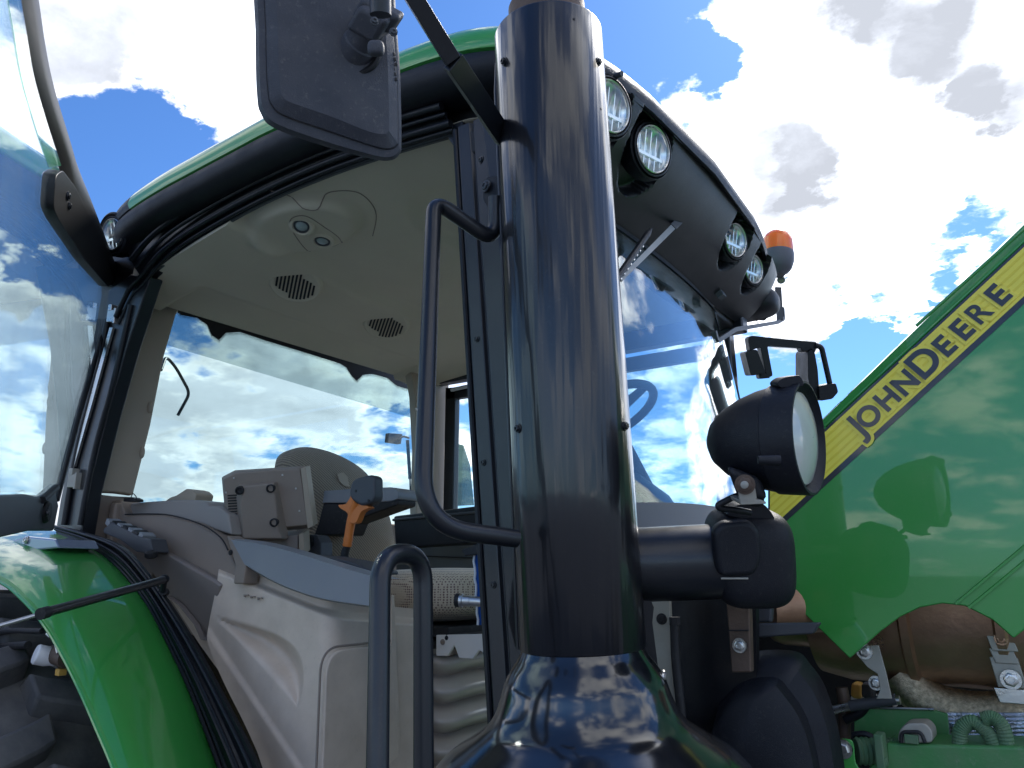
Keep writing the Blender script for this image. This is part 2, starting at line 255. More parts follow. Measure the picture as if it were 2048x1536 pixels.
# ------------------------------------------------------------------ geometry
class G:
    def __init__(s): s.v = []; s.f = []
    def add(s, vs, fs):
        o = len(s.v); s.v += [V(p) for p in vs]; s.f += [tuple(i+o for i in f) for f in fs]; return s
    def prism(s, poly, vec):
        n = len(poly); vec = V(vec)
        fs = [tuple(range(n)), tuple(range(2*n-1, n-1, -1))]+[(i, i+n, (i+1) % n+n, (i+1) % n) for i in range(n)]
        return s.add([V(p) for p in poly]+[V(p)+vec for p in poly], fs)
    def taper(s, p1, p2):
        n = len(p1); fs = [tuple(range(n)), tuple(range(2*n-1, n-1, -1))]+[(i, i+n, (i+1) % n+n, (i+1) % n) for i in range(n)]
        return s.add(list(p1)+list(p2), fs)
    def box(s, c, x, y, z):
        c, x, y, z = V(c), V(x), V(y), V(z)
        return s.prism([c-x-y-z, c+x-y-z, c+x+y-z, c-x+y-z], z*2)
    def grid(s, rows, thick=None, closed=False):
        m = len(rows); n = len(rows[0]); vs = [p for r in rows for p in r]; fs = []
        for i in range(m-1):
            for j in range(n if closed else n-1):
                k = (j+1) % n; fs.append((i*n+j, i*n+k, (i+1)*n+k, (i+1)*n+j))
        if thick is not None:
            t = V(thick); q = len(vs); vs = vs+[p+t for p in vs]; fs += [tuple(a+q for a in reversed(f)) for f in fs]
            b = [j for j in range(n)]+[i*n+n-1 for i in range(1, m)]+[(m-1)*n+j for j in range(n-2, -1, -1)]+[i*n for i in range(m-2, 0, -1)]
            fs += [(b[i], b[i]+q, b[(i+1) % len(b)]+q, b[(i+1) % len(b)]) for i in range(len(b))]
        return s.add(vs, fs)
    def tube(s, path, r, seg=20, prof=None, ref=None, cap=True):
        path = [V(p) for p in path]; n = len(path); rr = r if isinstance(r, (list, tuple)) else [r]*n
        t0 = (path[1]-path[0]).normalized(); a = V(ref) if ref else t0.orthogonal(); a = (a-t0*a.dot(t0)).normalized(); rows = []
        for i in range(n):
            t = (path[min(i+1, n-1)]-path[max(i-1, 0)]).normalized()
            a = (a-t*a.dot(t)).normalized(); b = t.cross(a)
            if prof: rows.append([path[i]+a*u*rr[i]+b*w*rr[i] for u, w in prof])
            else: rows.append([path[i]+(a*math.cos(2*math.pi*k/seg)+b*math.sin(2*math.pi*k/seg))*rr[i] for k in range(seg)])
        m = len(rows[0]); o = len(s.v); s.grid(rows, closed=True)
        if cap: s.f.append(tuple(o+k for k in reversed(range(m)))); s.f.append(tuple(o+(n-1)*m+k for k in range(m)))
        return s
    def lathe(s, c, axis, prof, seg=40, a0=0.0, a1=2*math.pi, ref=None, sx=1.0):
        c = V(c); t = V(axis).normalized(); a = V(ref) if ref else t.orthogonal(); a = (a-t*a.dot(t)).normalized(); b = t.cross(a)
        full = abs(a1-a0-2*math.pi) < 1e-4; n = seg if full else seg+1
        rows = [[c+t*h+(a*math.cos(a0+(a1-a0)*k/seg)*sx+b*math.sin(a0+(a1-a0)*k/seg))*r for k in range(n)] for h, r in prof]
        return s.grid(rows, closed=full)
    def sell(s, c, x, y, z, e=4.0, nu=28, nv=16):
        # superellipsoid cushion
        c, x, y, z = V(c), V(x), V(y), V(z); rows = []
        def pw(v): return math.copysign(abs(v)**(2/e), v)
        for i in range(nv+1):
            ph = -math.pi/2+math.pi*i/nv
            rows.append([c+x*(pw(math.cos(ph))*pw(math.cos(2*math.pi*k/nu)))+y*(pw(math.cos(ph))*pw(math.sin(2*math.pi*k/nu)))+z*pw(math.sin(ph)) for k in range(nu)])
        return s.grid(rows, closed=True)
def mesh_of(name, g, origin, recalc=True, ang=35):
    me = bpy.data.meshes.new(name); me.from_pydata([p-origin for p in g.v], [], g.f)
    bm = bmesh.new(); bm.from_mesh(me); bmesh.ops.delete(bm, geom=[v for v in bm.verts if not v.link_faces], context='VERTS'); bmesh.ops.remove_doubles(bm, verts=bm.verts, dist=1e-5)
    if recalc: bmesh.ops.recalc_face_normals(bm, faces=bm.faces)
    bm.to_mesh(me); bm.free()
    me.polygons.foreach_set('use_smooth', [True]*len(me.polygons)); me.set_sharp_from_angle(angle=math.radians(ang)); return me
def part(name, g, m, parent=None, bevel=0.0, seg=2, sub=0, label=None, ang=35):
    lo = V((min(p.x for p in g.v), min(p.y for p in g.v), min(p.z for p in g.v))); hi = V((max(p.x for p in g.v), max(p.y for p in g.v), max(p.z for p in g.v)))
    o0 = (lo+hi)/2; me = mesh_of(name, g, o0, ang=ang); me.materials.append(m)
    o = bpy.data.objects.new(name, me); COL.objects.link(o); put(o, Matrix.Translation(o0), parent)
    if bevel:
        b = o.modifiers.new('bevel', 'BEVEL'); b.width = bevel; b.segments = seg; b.limit_method = 'ANGLE'; b.angle_limit = math.radians(30); b.harden_normals = True
    if sub:
        b = o.modifiers.new('smooth', 'SUBSURF'); b.levels = sub; b.render_levels = sub
    if label: o['label'] = label
    return o
MW = {}
def put(o, mw, parent):
    MW[o.name] = mw
    if parent is not None:
        o.parent = parent; o.matrix_basis = MW[parent.name].inverted() @ mw
    else: o.matrix_basis = mw
def empty(name, loc, parent=None):
    o = bpy.data.objects.new(name, None); o.empty_display_size = 0.1; COL.objects.link(o); put(o, Matrix.Translation(V(loc)), parent); return o
def tag(o, label, cat, group=None, kind=None):
    if label: o['label'] = label
    if cat: o['category'] = cat
    if group: o['group'] = group
    if kind: o['kind'] = kind
def cat(pts, n=8, closed=False):
    pts = [V(p) for p in pts]; out = []; m = len(pts)
    for i in range(m if closed else m-1):
        if closed: p0, p1, p2, p3 = pts[i-1], pts[i], pts[(i+1) % m], pts[(i+2) % m]
        else: p0, p1, p2, p3 = pts[max(i-1, 0)], pts[i], pts[i+1], pts[min(i+2, m-1)]
        for k in range(n):
            t = k/n; out.append(0.5*((2*p1)+(p2-p0)*t+(2*p0-5*p1+4*p2-p3)*t*t+(3*p1-p0-3*p2+p3)*t**3))
    if not closed: out.append(pts[-1])
    return out
def cat2(pts, n=8, closed=False): return [(p.x, p.y) for p in cat([(a, b, 0) for a, b in pts], n, closed)]
def fillet(pts, r, n=8):
    pts = [V(p) for p in pts]; out = [pts[0]]
    for i in range(1, len(pts)-1):
        a, b, c = pts[i-1], pts[i], pts[i+1]; rr = r[i-1] if isinstance(r, (list, tuple)) else r
        u = (a-b); w = (c-b); d = min(rr, u.length*0.49, w.length*0.49); p = b+u.normalized()*d; q = b+w.normalized()*d
        for k in range(n+1):
            t = k/n; out.append(p*(1-t)**2+b*2*t*(1-t)+q*t*t)
    out.append(pts[-1]); return out
def roundpoly(pts, r, n=6):
    pts = [V(p) for p in pts]; m = len(pts); out = []
    for i in range(m):
        a, b, c = pts[i-1], pts[i], pts[(i+1) % m]; rr = r[i] if isinstance(r, (list, tuple)) else r
        u = a-b; w = c-b; d = min(rr, u.length*0.45, w.length*0.45); p = b+u.normalized()*d; q = b+w.normalized()*d
        for k in range(n+1):
            t = k/n; out.append(p*(1-t)**2+b*2*t*(1-t)+q*t*t)
    return out
def lerp(a, b, t): return a+(b-a)*t
def resamp(pts, n):
    pts = [V(p) for p in pts]; L_ = [0]
    for i in range(1, len(pts)): L_.append(L_[-1]+(pts[i]-pts[i-1]).length)
    out = []; j = 0
    for k in range(n):
        s = L_[-1]*k/(n-1)
        while j < len(pts)-2 and L_[j+1] < s: j += 1
        seg = max(1e-9, L_[j+1]-L_[j]); out.append(pts[j].lerp(pts[j+1], min(1, max(0, (s-L_[j])/seg))))
    return out
def bolt(parent, c, n, r, m=STEEL, name='bolt', h=None, hexa=True):
    n = V(n).normalized(); c = V(c); g = G(); h = h or r*0.6
    g.lathe(c, n, [(-0.001, 0), (-0.001, r*1.35), (h*0.35, r*1.3), (h*0.36, r*0.05)], 24)
    g.lathe(c+n*h*0.3, n, [(0, r*0.98), (h*0.6, r*0.95), (h*0.75, r*0.8), (h*0.75, 0.5*r), (h*0.35, 0.45*r), (h*0.35, 0)], 6 if hexa else 24)
    return part(name, g, m, parent)
TOCAM = -FW

# ------------------------------------------------------------------ setting
g = G(); S = 1500; g.add([(-S, -S, 0), (S, -S, 0), (S, S, 0), (-S, S, 0)], [(0, 1, 2, 3)])
o = part('ground', g, CONC); tag(o, None, None, kind='structure')

TR = empty('tractor', (-1.2, 2.15, 0))
tag(TR, 'green tractor with raised hood, open glass cab door and black upright exhaust stack', 'tractor')

# ------------------------------------------------------------------ roof
RX0, RX1, RY0, RY1 = -2.72, -0.70, 1.20, 3.06
def ring(z, inset, n=96, e=7.0, bulge=0.045):
    cx, cy = (RX0+RX1)/2, (RY0+RY1)/2; a, b = (RX1-RX0)/2-inset, (RY1-RY0)/2-inset; out = []
    for k in range(n):
        t = 2*math.pi*k/n; c, s_ = math.cos(t), math.sin(t)
        x = cx+a*math.copysign(abs(c)**(2/e), c); y = cy+b*math.copysign(abs(s_)**(2/e), s_)
        q = (x-cx)/a; w = (y-cy)/b
        q2 = (x+1.50)/(1.22 if x < -1.5 else .80)
        out.append(V((x-0.07*max(0, q)**4*w*w, y, z+.058*(1-min(1, q2*q2))*(w*w)+.04*(1-w*w))))
    return out
NR = 96
blk = [ring(3.12, .17), ring(3.082, .10), ring(3.086, .04), ring(3.102, .010), ring(3.13, .0), ring(3.152, .003), ring(3.160, .014)]
n = NR; g = G(); fs = []
for i in range(len(blk)-1):
    for j in range(n):
        k = (j+1) % n; c = (blk[i][j]+blk[i+1][k])/2
        if c.x > -.86 and i < 5 and c.y > 1.27: continue
        fs.append((i*n+j, i*n+k, (i+1)*n+k, (i+1)*n+j))
g.add([p for r_ in blk for p in r_], fs); roof = part('roof_side_fascia', g, PLAST, TR, ang=50)
grn = [ring(3.160, .014), ring(3.163, .004), ring(3.18, -.002), ring(3.205, .003), ring(3.228, .016), ring(3.252, .04), ring(3.30, .10), ring(3.34, .25), ring(3.36, .5), ring(3.365, .85)]
n = NR; vs = [p for r_ in grn for p in r_]; gg = G(); gb = G(); gf = G(); fg = []; fb = []; ff = []
for i in range(len(grn)-1):
    for j in range(n):
        k = (j+1) % n; f = (i*n+j, i*n+k, (i+1)*n+k, (i+1)*n+j)
        (fb if grn[0][j].x < -2.43 and i < 6 else ff if grn[0][j].x > -.84 and i < 4 else fg).append(f)
gg.add(vs, fg); gb.add(vs, fb)
part('roof_cap', gg, GREEN, TR, ang=50)
part('roof_rear_corner', gb, PLAST, TR, ang=50)
gf.add(vs, ff); part('roof_front_trim', gf, PLAST, TR, ang=50)

def lamp(c, nrm_, r, parent=TR, name='work_light', depth=0.06, cup=True, label=None):
    nrm_ = V(nrm_).normalized(); c = V(c); g = G()
    g.lathe(c, nrm_, [(-depth*1.5, 0.0), (-depth*1.5, r*0.55), (-depth*0.9, r*1.0), (-0.012, r*1.13), (0.0, r*1.13), (0.002, r*1.06), (-0.008, r*1.0), (-0.010, r*0.99)], 40)
    o = part(name, g, PLAST, parent, label=label)
    g = G(); g.lathe(c, nrm_, [(-0.010, r*1.0), (0.001, r*1.0), (0.003, r*0.965), (0.001, r*0.93), (-0.010, r*0.91)], 40); part('trim_ring', g, STEEL, o)
    g = G(); g.lathe(c, nrm_, [(-0.034, 0.002), (-0.033, r*0.3), (-0.028, r*0.6), (-0.016, r*0.82), (-0.006, r*0.92)], 40); part('reflector', g, CHROME, o)
    a = nrm_.cross(ZU).normalized(); b = nrm_.cross(a)
    g = G()
    for q in (-0.66, -0.33, 0.0, 0.33, 0.66):
        w = math.sqrt(1-q*q)*r*0.86; g.box(c+a*q*r-nrm_*0.018, b*w, a*0.0016, nrm_*0.006)
    g.box(c-nrm_*0.016+b*r*.25, a*r*0.8, b*0.004, nrm_*0.006)
    part('reflector_ribs', g, CHROME, o)
    g = G(); g.lathe(c, nrm_, [(0.000, r*0.925), (0.005, r*0.7), (0.0075, r*0.3), (0.008, 0.001)], 40); part('lens', g, GLASS, o)
    return o

# front visor: sloping fascia with lamp recesses
LN = V((.93, -.27, -.17)).normalized()
LC = [ax(1222, 212, -.745), ax(1307, 298, -.745), ax(1472, 480, -.765), ax(1508, 538, -.79)]
LR = [.066, .066, .060, .056]
def vis(u, v):
    y = 1.27+1.72*u; w = (y-2.13)/.93
    top = V((-.716-.07*w**4, y, 3.166+.036*(1-w*w))); bot = V((-.93, y, 2.985)); mid = V((-.775-.05*w**4, y, 3.06))
    return top*(1-v)**2+mid*2*v*(1-v)+bot*v*v
rows = []
NU, NV = 260, 56
nv = V((.78, 0, -.62)).normalized()
for i in range(NU+1):
    r_ = []
    for j in range(NV+1):
        p = vis(i/NU, j/NV)
        for c, rr in zip(LC, LR):
            q = p-c; q = q-LN*q.dot(LN); up = ZU-LN*LN.z; up.normalize(); e1 = q.dot(up); e2 = (q-up*e1).length
            d = math.sqrt((e1/(rr*(1.95 if e1 > 0 else 1.5)))**2+(e2/(rr*1.42))**2)
            if d < 1.10:
                s_ = 1 if d < 1 else (1.10-d)/.10
                s_ = s_*s_*(3-2*s_); p = p-nv*(0.050*s_)
        r_.append(p)
    rows.append(r_)
g = G(); g.grid(rows); part('front_visor_fascia', g, VISP, TR, ang=60)
for i, (c, rr) in enumerate(zip(LC, LR)):
    l = lamp(c, LN, rr)
    g = G(); g.lathe(c-LN*.004, LN, [(-.075, rr*.5), (-.06, rr*1.0), (-.03, rr*1.22), (-.004, rr*1.25), (.0, rr*1.2), (-.006, rr*1.14)], 40); part('lamp_cup', g, PLAST, l)
    g = G(); s_ = c+LN*0.0+ZU*rr*1.28+RT*rr*.25-LN*.012; g.tube([s_, s_+LN*.03], .007, 12); part('adjuster_screw', g, GREYD, l)
# corner lamp pods
pc = ax(1530, 612, -.86); l = lamp(pc, (.80, .62, -.05), .055, depth=.09)
g = G(); g.sell(pc-V((.06, .05, .0)), V((.13, 0, 0)), V((0, .09, 0)), V((0, 0, .062)), 3.0); part('corner_lamp_pod', g, PLAST, l)
rl = ay(224, 468, 1.235)
l = lamp(rl, (.10, -.95, -.25), .055, depth=.06)
g = G(); g.lathe(rl, (.10, -.95, -.25), [(-.12, .055), (-.04, .078), (-.002, .076), (.003, .070), (-.004, .064)], 40); part('lamp_cup', g, PLAST, l)
# washer rail across the visor, with clips
a_ = ax(1366, 352, -.775); b_ = ax(1447, 447, -.80)
g = G(); g.tube([a_, a_.lerp(b_, .5)+V((.005, 0, 0)), b_], .011, 16); rail = part('visor_rail', g, PLAST, TR)
bolt(rail, ax(1417, 393, -.772), (.8, -.5, -.1), .009, STEEL)
g = G(); g.box(ax(1458, 440, -.775), V((.012, 0, 0)), V((0, .016, 0)), V((.01, 0, .05))); g.box(ax(1440, 470, -.80), V((.01, 0, 0)), V((0, .03, 0)), V((.02, 0, .02))); part('rail_clip', g, PLAST, rail, bevel=.004)
g = G(); g.box(ax(1430, 570, -.90), V((.012, 0, .006)), V((0, .02, .0)), V((.02, .01, -.05))); part('visor_bracket', g, GREYD, TR, bevel=.003)
# beacon
bc = V((-.83, 3.13, 3.20)); 
bc = ax(1556, 536, -.84)
g = G(); g.lathe(bc, (.03, .1, 1), [(-.036, .0), (-.036, .026), (-.028, .034), (-.015, .050), (.0, .060), (.03, .069), (.066, .070), (.073, .068)], 48); bea = part('warning_beacon', g, BEACB, TR)
bt = bc+V((.03, .1, 1)).normalized()*.073
g = G(); pr = [(0, .067)]
for k in range(10): t = k/9*math.pi/2; pr.append((.050+.062*math.sin(t), .003+.061*math.cos(t)))
rows = []
ax_ = V((.03, .1, 1)).normalized(); a0 = ax_.orthogonal(); a0 = (a0-ax_*a0.dot(ax_)).normalized(); b0 = ax_.cross(a0)
for h, r in pr: rows.append([bt+ax_*h+(a0*math.cos(2*math.pi*k/96)+b0*math.sin(2*math.pi*k/96))*(r*(1+(.018 if k % 2 else 0)*(r > .03))) for k in range(96)])
g.grid(rows, closed=True); part('amber_dome', g, AMBER, bea, ang=70)
g = G(); g.tube([ax(1562, 560, -.84), ax(1568, 556, -.84)], .018, 14); g.tube([ax(1566, 556, -.84), ax(1574, 548, -.84)], .008, 8); part('beacon_bolt', g, STEEL, bea)
# left marker bracket hanging under the corner
g = G()
pth = [ax(1560, 575, -.90), ax(1565, 640, -.90), ax(1560, 641, -.90)]
g.tube([ax(1556, 575, -.90), ax(1560, 640, -.90)], .014, prof=[(-1, -.4), (1, -.4), (1, .4), (-1, .4)], ref=RT)
g.tube(fillet([ax(1566, 615, -.90), ax(1568, 637, -.90), ax(1554, 645, -.90), ax(1470, 659, -.90), ax(1435, 682, -.90), ax(1430, 662, -.90)], .02, 4), .0085, prof=[(-1, -.6), (1, -.6), (1, .6), (-1, .6)], ref=ZU)
g.tube(fillet([ax(1512, 634, -.90), ax(1514, 645, -.90), ax(1522, 652, -.90)], .02, 4), .002, 8)
part('marker_light_bracket', g, GREYD, TR)

# ------------------------------------------------------------------ headliner
sp1 = az(590, 578, 2.995); sp2 = az(772, 652, 2.995); pd = az(632, 466, 3.055)
def hz(x, y):
    z = 3.058+.040*max(0, 1-((x+1.60)/.85)**2)*max(0, 1-(y-1.31)/.6)
    t = max(0, min(1, (-1.95-x)/.55)); z -= .050*t
    ex = min((-.94-x)/.12, (2.93-y)/.14); z -= .030*max(0, 1-max(0, ex))**2; z -= .022*max(0, min(1, 1-(x+2.60)/.14))**2
    # rear air duct, a broad step down toward the rear window
    edge = -1.93-.06*math.sin((y-1.4)*1.8)
    t = max(0, min(1, (edge-x)/.07)); z -= .030*t*t*(3-2*t)
    t = max(0, min(1, (-2.36-x)/.05)); z += .022*t*t*(3-2*t)*(1 if 1.5 < y < 2.75 else .0)
    # pod with reading lights
    d = math.sqrt(((x-pd.x+.02)/.20)**2+((y-pd.y+.03)/.13)**2); t = max(0, min(1, (1.12-d)/.22)); z -= .032*t*t*(3-2*t)
    d = math.sqrt(((x+1.36)/.17)**2+((y-1.75)/.22)**2); t = max(0, min(1, (1.1-d)/.35)); z += .022*t*t*(3-2*t)
    d = abs((y-1.35)-(x+1.05)*-.9-.16) if x > -1.9 else 9; z += .007*max(0, 1-d/.05)
    return z
rows = []
for i in range(121):
    x = -2.62+1.70*i/120; rows.append([V((x, 1.309, hz(x, 1.31)+(.10 if -2.5 < x < -1.15 else .001)))]+[V((x, 1.31+1.64*j/120, hz(x, 1.31+1.64*j/120))) for j in range(121)])
g = G(); g.grid(rows); hl = part('headliner', g, HEADL, TR, ang=80)
for c in (sp1, sp2):
    c = V((c.x, c.y, hz(c.x, c.y)-.001)); R_ = .062
    R_ = .072; sn = V((.30, -.34, -1)).normalized(); su = V((.55, .83, 0)); su = (su-sn*su.dot(sn)).normalized(); sw_ = sn.cross(su); c = c+V((0, 0, -.012))
    g = G(); g.lathe(c, sn, [(-.04, R_*1.4), (-.012, R_*1.34), (.0, R_*1.24), (.003, R_*1.16), (.002, R_*1.12), (.002, .0)], 40); spk = part('speaker_grille', g, HEADL, hl)
    g = G()
    for q in range(-5, 6):
        s_ = q/5.6*R_; w = math.sqrt(max(0, R_*R_-s_*s_))*.95
        cut = .35 if q < -1 else 0; cut2 = .35 if q > 1 else 0
        g.box(c+su*s_+sn*.0032+sw_*(w*(cut-cut2)*.5), sw_*w*(1-(cut+cut2)*.5), su*.0036, sn*.0008)
    part('grille_slots', g, DARK, spk)
for px, py in ((603, 456), (645, 481)):
    c = az(px, py, 3.045); c = V((c.x, c.y, hz(c.x, c.y)-.001))
    nn = V((.30 if px < 620 else .12, -.42 if px < 620 else -.2, -1)).normalized()
    g = G(); g.lathe(c, nn, [(-.015, .040), (.004, .040), (.010, .034), (.011, .028), (.004, .024), (.003, .001)], 32); rlp = part('reading_light', g, HEADL, hl)
    g = G(); g.lathe(c, nn, [(.0045, .025), (.009, .024), (.010, .020), (.006, .019)], 32); part('trim_ring', g, GREYD, rlp)
    g = G(); g.lathe(c, nn, [(.006, .019), (.011, .012), (.012, .001)], 32); part('lens', g, LED, rlp)
# moulded outline of the light pod
g = G(); base = [az(x, y, 3.045) for x, y in ((580, 448), (590, 475), (620, 505), (655, 510), (682, 500), (680, 480), (650, 460), (610, 440))]
g.tube([V((p.x, p.y, hz(p.x, p.y)-.0005)) for p in cat(base, 6, True)]+[V((base[0].x, base[0].y, hz(base[0].x, base[0].y)-.0005))], .0016, 6, cap=False); part('pod_outline', g, TAUPE, hl)
g = G(); base = [az(x, y, 3.06) for x, y in ((540, 405), (590, 415), (630, 420), (660, 404), (710, 402), (740, 420), (752, 445), (745, 480))]
g.tube([V((p.x, p.y, hz(p.x, p.y)-.0005)) for p in cat(base, 6)], .0018, 6); part('panel_seam', g, TAUPE, hl)

# ------------------------------------------------------------------ right door opening: pillars, header, seals
YD = 1.30
g = G()
cp = [ay(x, y, YD) for x, y in ((202, 590), (262, 548), (300, 552), (251, 700), (214, 830), (175, 985), (160, 1075), (108, 1078), (120, 1000), (165, 790))]
g.prism(cp, (0, .05, 0)); cpil = part('rear_pillar', g, BLACKP, TR, bevel=.006)
def strip(name, pxs, y, r, m, parent, dy=0, seg=12):
    g = G(); g.tube(cat([ay(a, b, y) for a, b in pxs], 6), r, seg); return part(name, g, m, parent)
strip('pillar_seal', [(216, 640), (190, 760), (155, 900), (128, 1050)], YD-.006, .011, RUBBER, cpil)
strip('pillar_seal', [(262, 610), (228, 760), (190, 900), (160, 1050)], YD-.004, .010, RUBBER, cpil)
g = G(); a = [ay(x, y, YD-.012) for x, y in ((219, 655), (225, 655), (183, 810), (145, 943), (139, 943), (178, 800))]
g.prism(a, (0, .008, 0)); part('bright_strip', g, STEEL, cpil)
for x, y in ((226, 633), (148, 962)):
    c = ay(x, y, YD-.015); g = G(); g.box(c, RT*.012, ZU*.022, V((0, .01, 0))); g.box(c+ZU*.03-RT*.004, RT*.006, ZU*.012, V((0, .012, 0))); g.box(c+RT*.016, RT*.003, ZU*.028, V((0, .014, 0))); part('hinge_plate', g, STEEL if y < 700 else ZINC, cpil, bevel=.002)
# header: curved beam above the opening with nested rubber lips
hdr = [(285, 560), (330, 508), (400, 458), (520, 392), (650, 334), (780, 289), (905, 252)]
low = [(302, 548), (345, 515), (410, 472), (520, 410), (650, 354), (780, 309), (912, 270)]
rows = [[ay(a, b, YD-.02) for a, b in cat2([(p[0]-34, p[1]-62) for p in hdr], 6)], [ay(a, b, YD-.01) for a, b in cat2([(p[0]-20, p[1]-30) for p in hdr], 6)], [ay(a, b, YD) for a, b in cat2(hdr, 6)], [ay(a, b, YD+.01) for a, b in cat2(low, 6)]]
g = G(); g.grid(rows, thick=(0, .012, 0)); hd = part('door_header', g, BLACKP, TR, bevel=.003)
for (dx, dy, r, yy) in ((-4, -6, .009, -.012), (-13, -24, .006, -.02), (-22, -40, .010, -.03), (2, 8, .006, .0)):
    g = G(); g.tube([ay(a+dx, b+dy, YD+yy) for a, b in cat2([(236, 640), (262, 585)]+hdr if dy > -10 else hdr, 6)], r, 12); part('door_seal', g, RUBBER, hd)
g = G(); g.prism([ay(x, y, 1.315) for x, y in ((203, 500), (232, 470), (330, 470), (345, 512), (300, 552), (262, 640), (205, 640), (200, 560))], (0, .03, 0)); part('corner_post', g, SATINB, TR, bevel=.006)

# front right pillar
g = G()
g2 = G(); g2.prism([ay(x, y, 1.335) for x, y in ((840, 215), (900, 190), (1010, 120), (1014, 330), (960, 330), (915, 262), (880, 270))], (0, .03, 0)); part('header_end_plate', g2, SATINB, TR, bevel=.004)
T0 = ay(914, 262, YD); B0 = ay(992, 1540, YD); lean = (T0-B0)
sec = [(0, .03), (0, 0), (.012, -.012), (.045, -.012), (.052, -.004), (.058, -.012), (.11, -.016), (.125, -.008), (.125, .08), (.05, .09)]
rows = []
for k in range(13):
    c = B0+lean*(-.45+1.45*k/12); rows.append([c+V((a, b, 0)) for a, b in sec])
g.grid(rows, closed=True); ap = part('front_pillar', g, BLACKP, TR, bevel=.002, seg=2)
g = G(); g.prism([ay(x, y, YD+.01) for x, y in ((880, 255), (925, 240), (930, 330), (912, 300))], (0, .03, 0)); part('pillar_gusset', g, BLACKP, ap, bevel=.004)
g = G(); g.tube(fillet([T0+V((-.002, -.004, .0)), T0.lerp(B0, .5)+V((-.003, -.004, 0)), B0+V((-.002, -.004, 0))], .1), .007, 10); part('door_seal', g, RUBBER, ap)
for x, y in ((953, 678), (986, 1170), (966, 925)): bolt(ap, ay(x, y, YD-.013), (0, -1, 0), .0055, BLACKP, h=.004)
# dark windscreen side moulding behind the pillar
g = G(); g.prism([ay(x, y, 1.32) for x, y in ((985, 440), (1030, 440), (1060, 1300), (1035, 1300), (1020, 900))], (.02, .05, 0)); part('windscreen_moulding', g, DARK, TR, bevel=.004)
# upper hinge bracket on the pillar
g = G(); g.prism([ay(x, y, 1.22) for x, y in ((962, 245), (998, 235), (1003, 352), (978, 362))], (0, .045, 0)); hb = part('mirror_bracket', g, BLACKP, TR, bevel=.004)
g = G(); g.prism([ay(x, y, 1.20) for x, y in ((962, 362), (975, 352), (1008, 345), (1010, 380), (990, 440), (965, 400))], (0, .06, 0)); part('bracket_clamp', g, PLAST, hb, bevel=.006)
bolt(hb, ay(972, 372, 1.195), (-.3, -1, 0), .010, GREYD)
bolt(hb, ay(962, 320, 1.23), (-.3, -1, 0), .007, BLACKP)

# beige inner covers of the rear pillars
g = G(); oy = (0, .09, 0)
rows = [[ax(a, b, -2.655+.01*k) for k, (a, b) in enumerate(r_)] for r_ in (((284, 550), (340, 556), (386, 580)), ((268, 610), (330, 612), (352, 628)), ((240, 700), (300, 700), (328, 712)), ((204, 830), (270, 830), (301, 850)), ((160, 982), (230, 985), (266, 990)))]
g.grid(rows, thick=(-.05, .02, 0)); bp = part('rear_pillar_cover', g, BEIGE, TR, bevel=.008)
for x, y in ((299, 815), (283, 905)): g = G(); c = ax(x, y, -2.64); g.sell(c, V((.012, 0, 0)), V((0, .010, 0)), V((0, 0, .022)), 2.4); part('coat_hook', g, BEIGE, bp)
g = G(); rows = [[ax(a, b, -2.66) for a, b in r_] for r_ in (((176, 986), (225, 992), (264, 994)), ((165, 1060), (215, 1060), (250, 1040)), ((160, 1120), (210, 1100), (245, 1080)))]
g.grid(rows, thick=(-.06, .02, 0)); part('lower_pillar_cover', g, TAUPE, TR, bevel=.006)
g = G(); rows = [[ax(a, b, -2.50) for a, b in r_] for r_ in (((822, 745), (858, 738), (900, 745)), ((830, 790), (865, 790), (897, 800)), ((836, 900), (862, 900), (890, 900)), ((832, 1040), (862, 1040), (890, 1040)))]
g.grid(rows, thick=(-.06, .02, 0)); part('rear_pillar_cover', g, BEIGE, TR, bevel=.008)

# ------------------------------------------------------------------ rear window
XR = -2.74
rw = empty('rear_window', ax(600, 850, XR), TR)
g = G(); gp = [ax(x, y, XR) for x, y in ((240, 590), (860, 760), (862, 1090), (180, 1110))]
g.prism(gp, (-.006, 0, 0)); part('glass', g, GLASSR, rw)
g = G(); gp = [ax(x, y, XR+.004) for x, y in ((300, 560), (860, 740), (862, 847), (250, 665))]
g.prism(gp, (-.0015, 0, 0)); part('sun_strip', g, FILM, rw)
fr = [(250, 588), (350, 618), (362, 630), (395, 636), (415, 650), (424, 671), (438, 680), (452, 666), (480, 664), (540, 684), (600, 702), (680, 727), (693, 735), (704, 752), (714, 762), (726, 750), (745, 748), (775, 756), (795, 772), (815, 778), (828, 776), (828, 1040), (862, 1040), (862, 745), (600, 672), (300, 580)]
g = G(); g.prism([ax(x, y, XR+.008) for x, y in fr], (-.002, 0, 0)); part('frit_border', g, FRIT, rw)
# fading dots of the ceramic border
g = G(); edge = cat2(fr[1:21], 1)
def dotrow(g, pts, X, off, r, step, nv_=None):
    P = resamp([ax(x, y, X) for x, y in pts], max(2, int(sum((ax(*pts[i+1], X)-ax(*pts[i], X)).length for i in range(len(pts)-1))/step)))
    for p in P:
        c = p+V((0, 0, -off)) if nv_ is None else p+V(nv_)*off
        g.add([c+V((0, r*math.cos(k*math.pi/3), r*math.sin(k*math.pi/3))) for k in range(6)], [tuple(range(6))])
for o_, r_ in ((.0035, .0020), (.008, .0016), (.0125, .0011)): dotrow(g, fr[1:21], XR+.007, o_, r_, .0048)
for o_, r_ in ((.0035, .0020), (.008, .0016), (.0125, .0011)): dotrow(g, [(828, 780), (828, 1040)], XR+.007, o_, r_, .0048, (0, -1, 0))
o = part('frit_dots', g, FRIT, rw); o['kind'] = 'stuff'
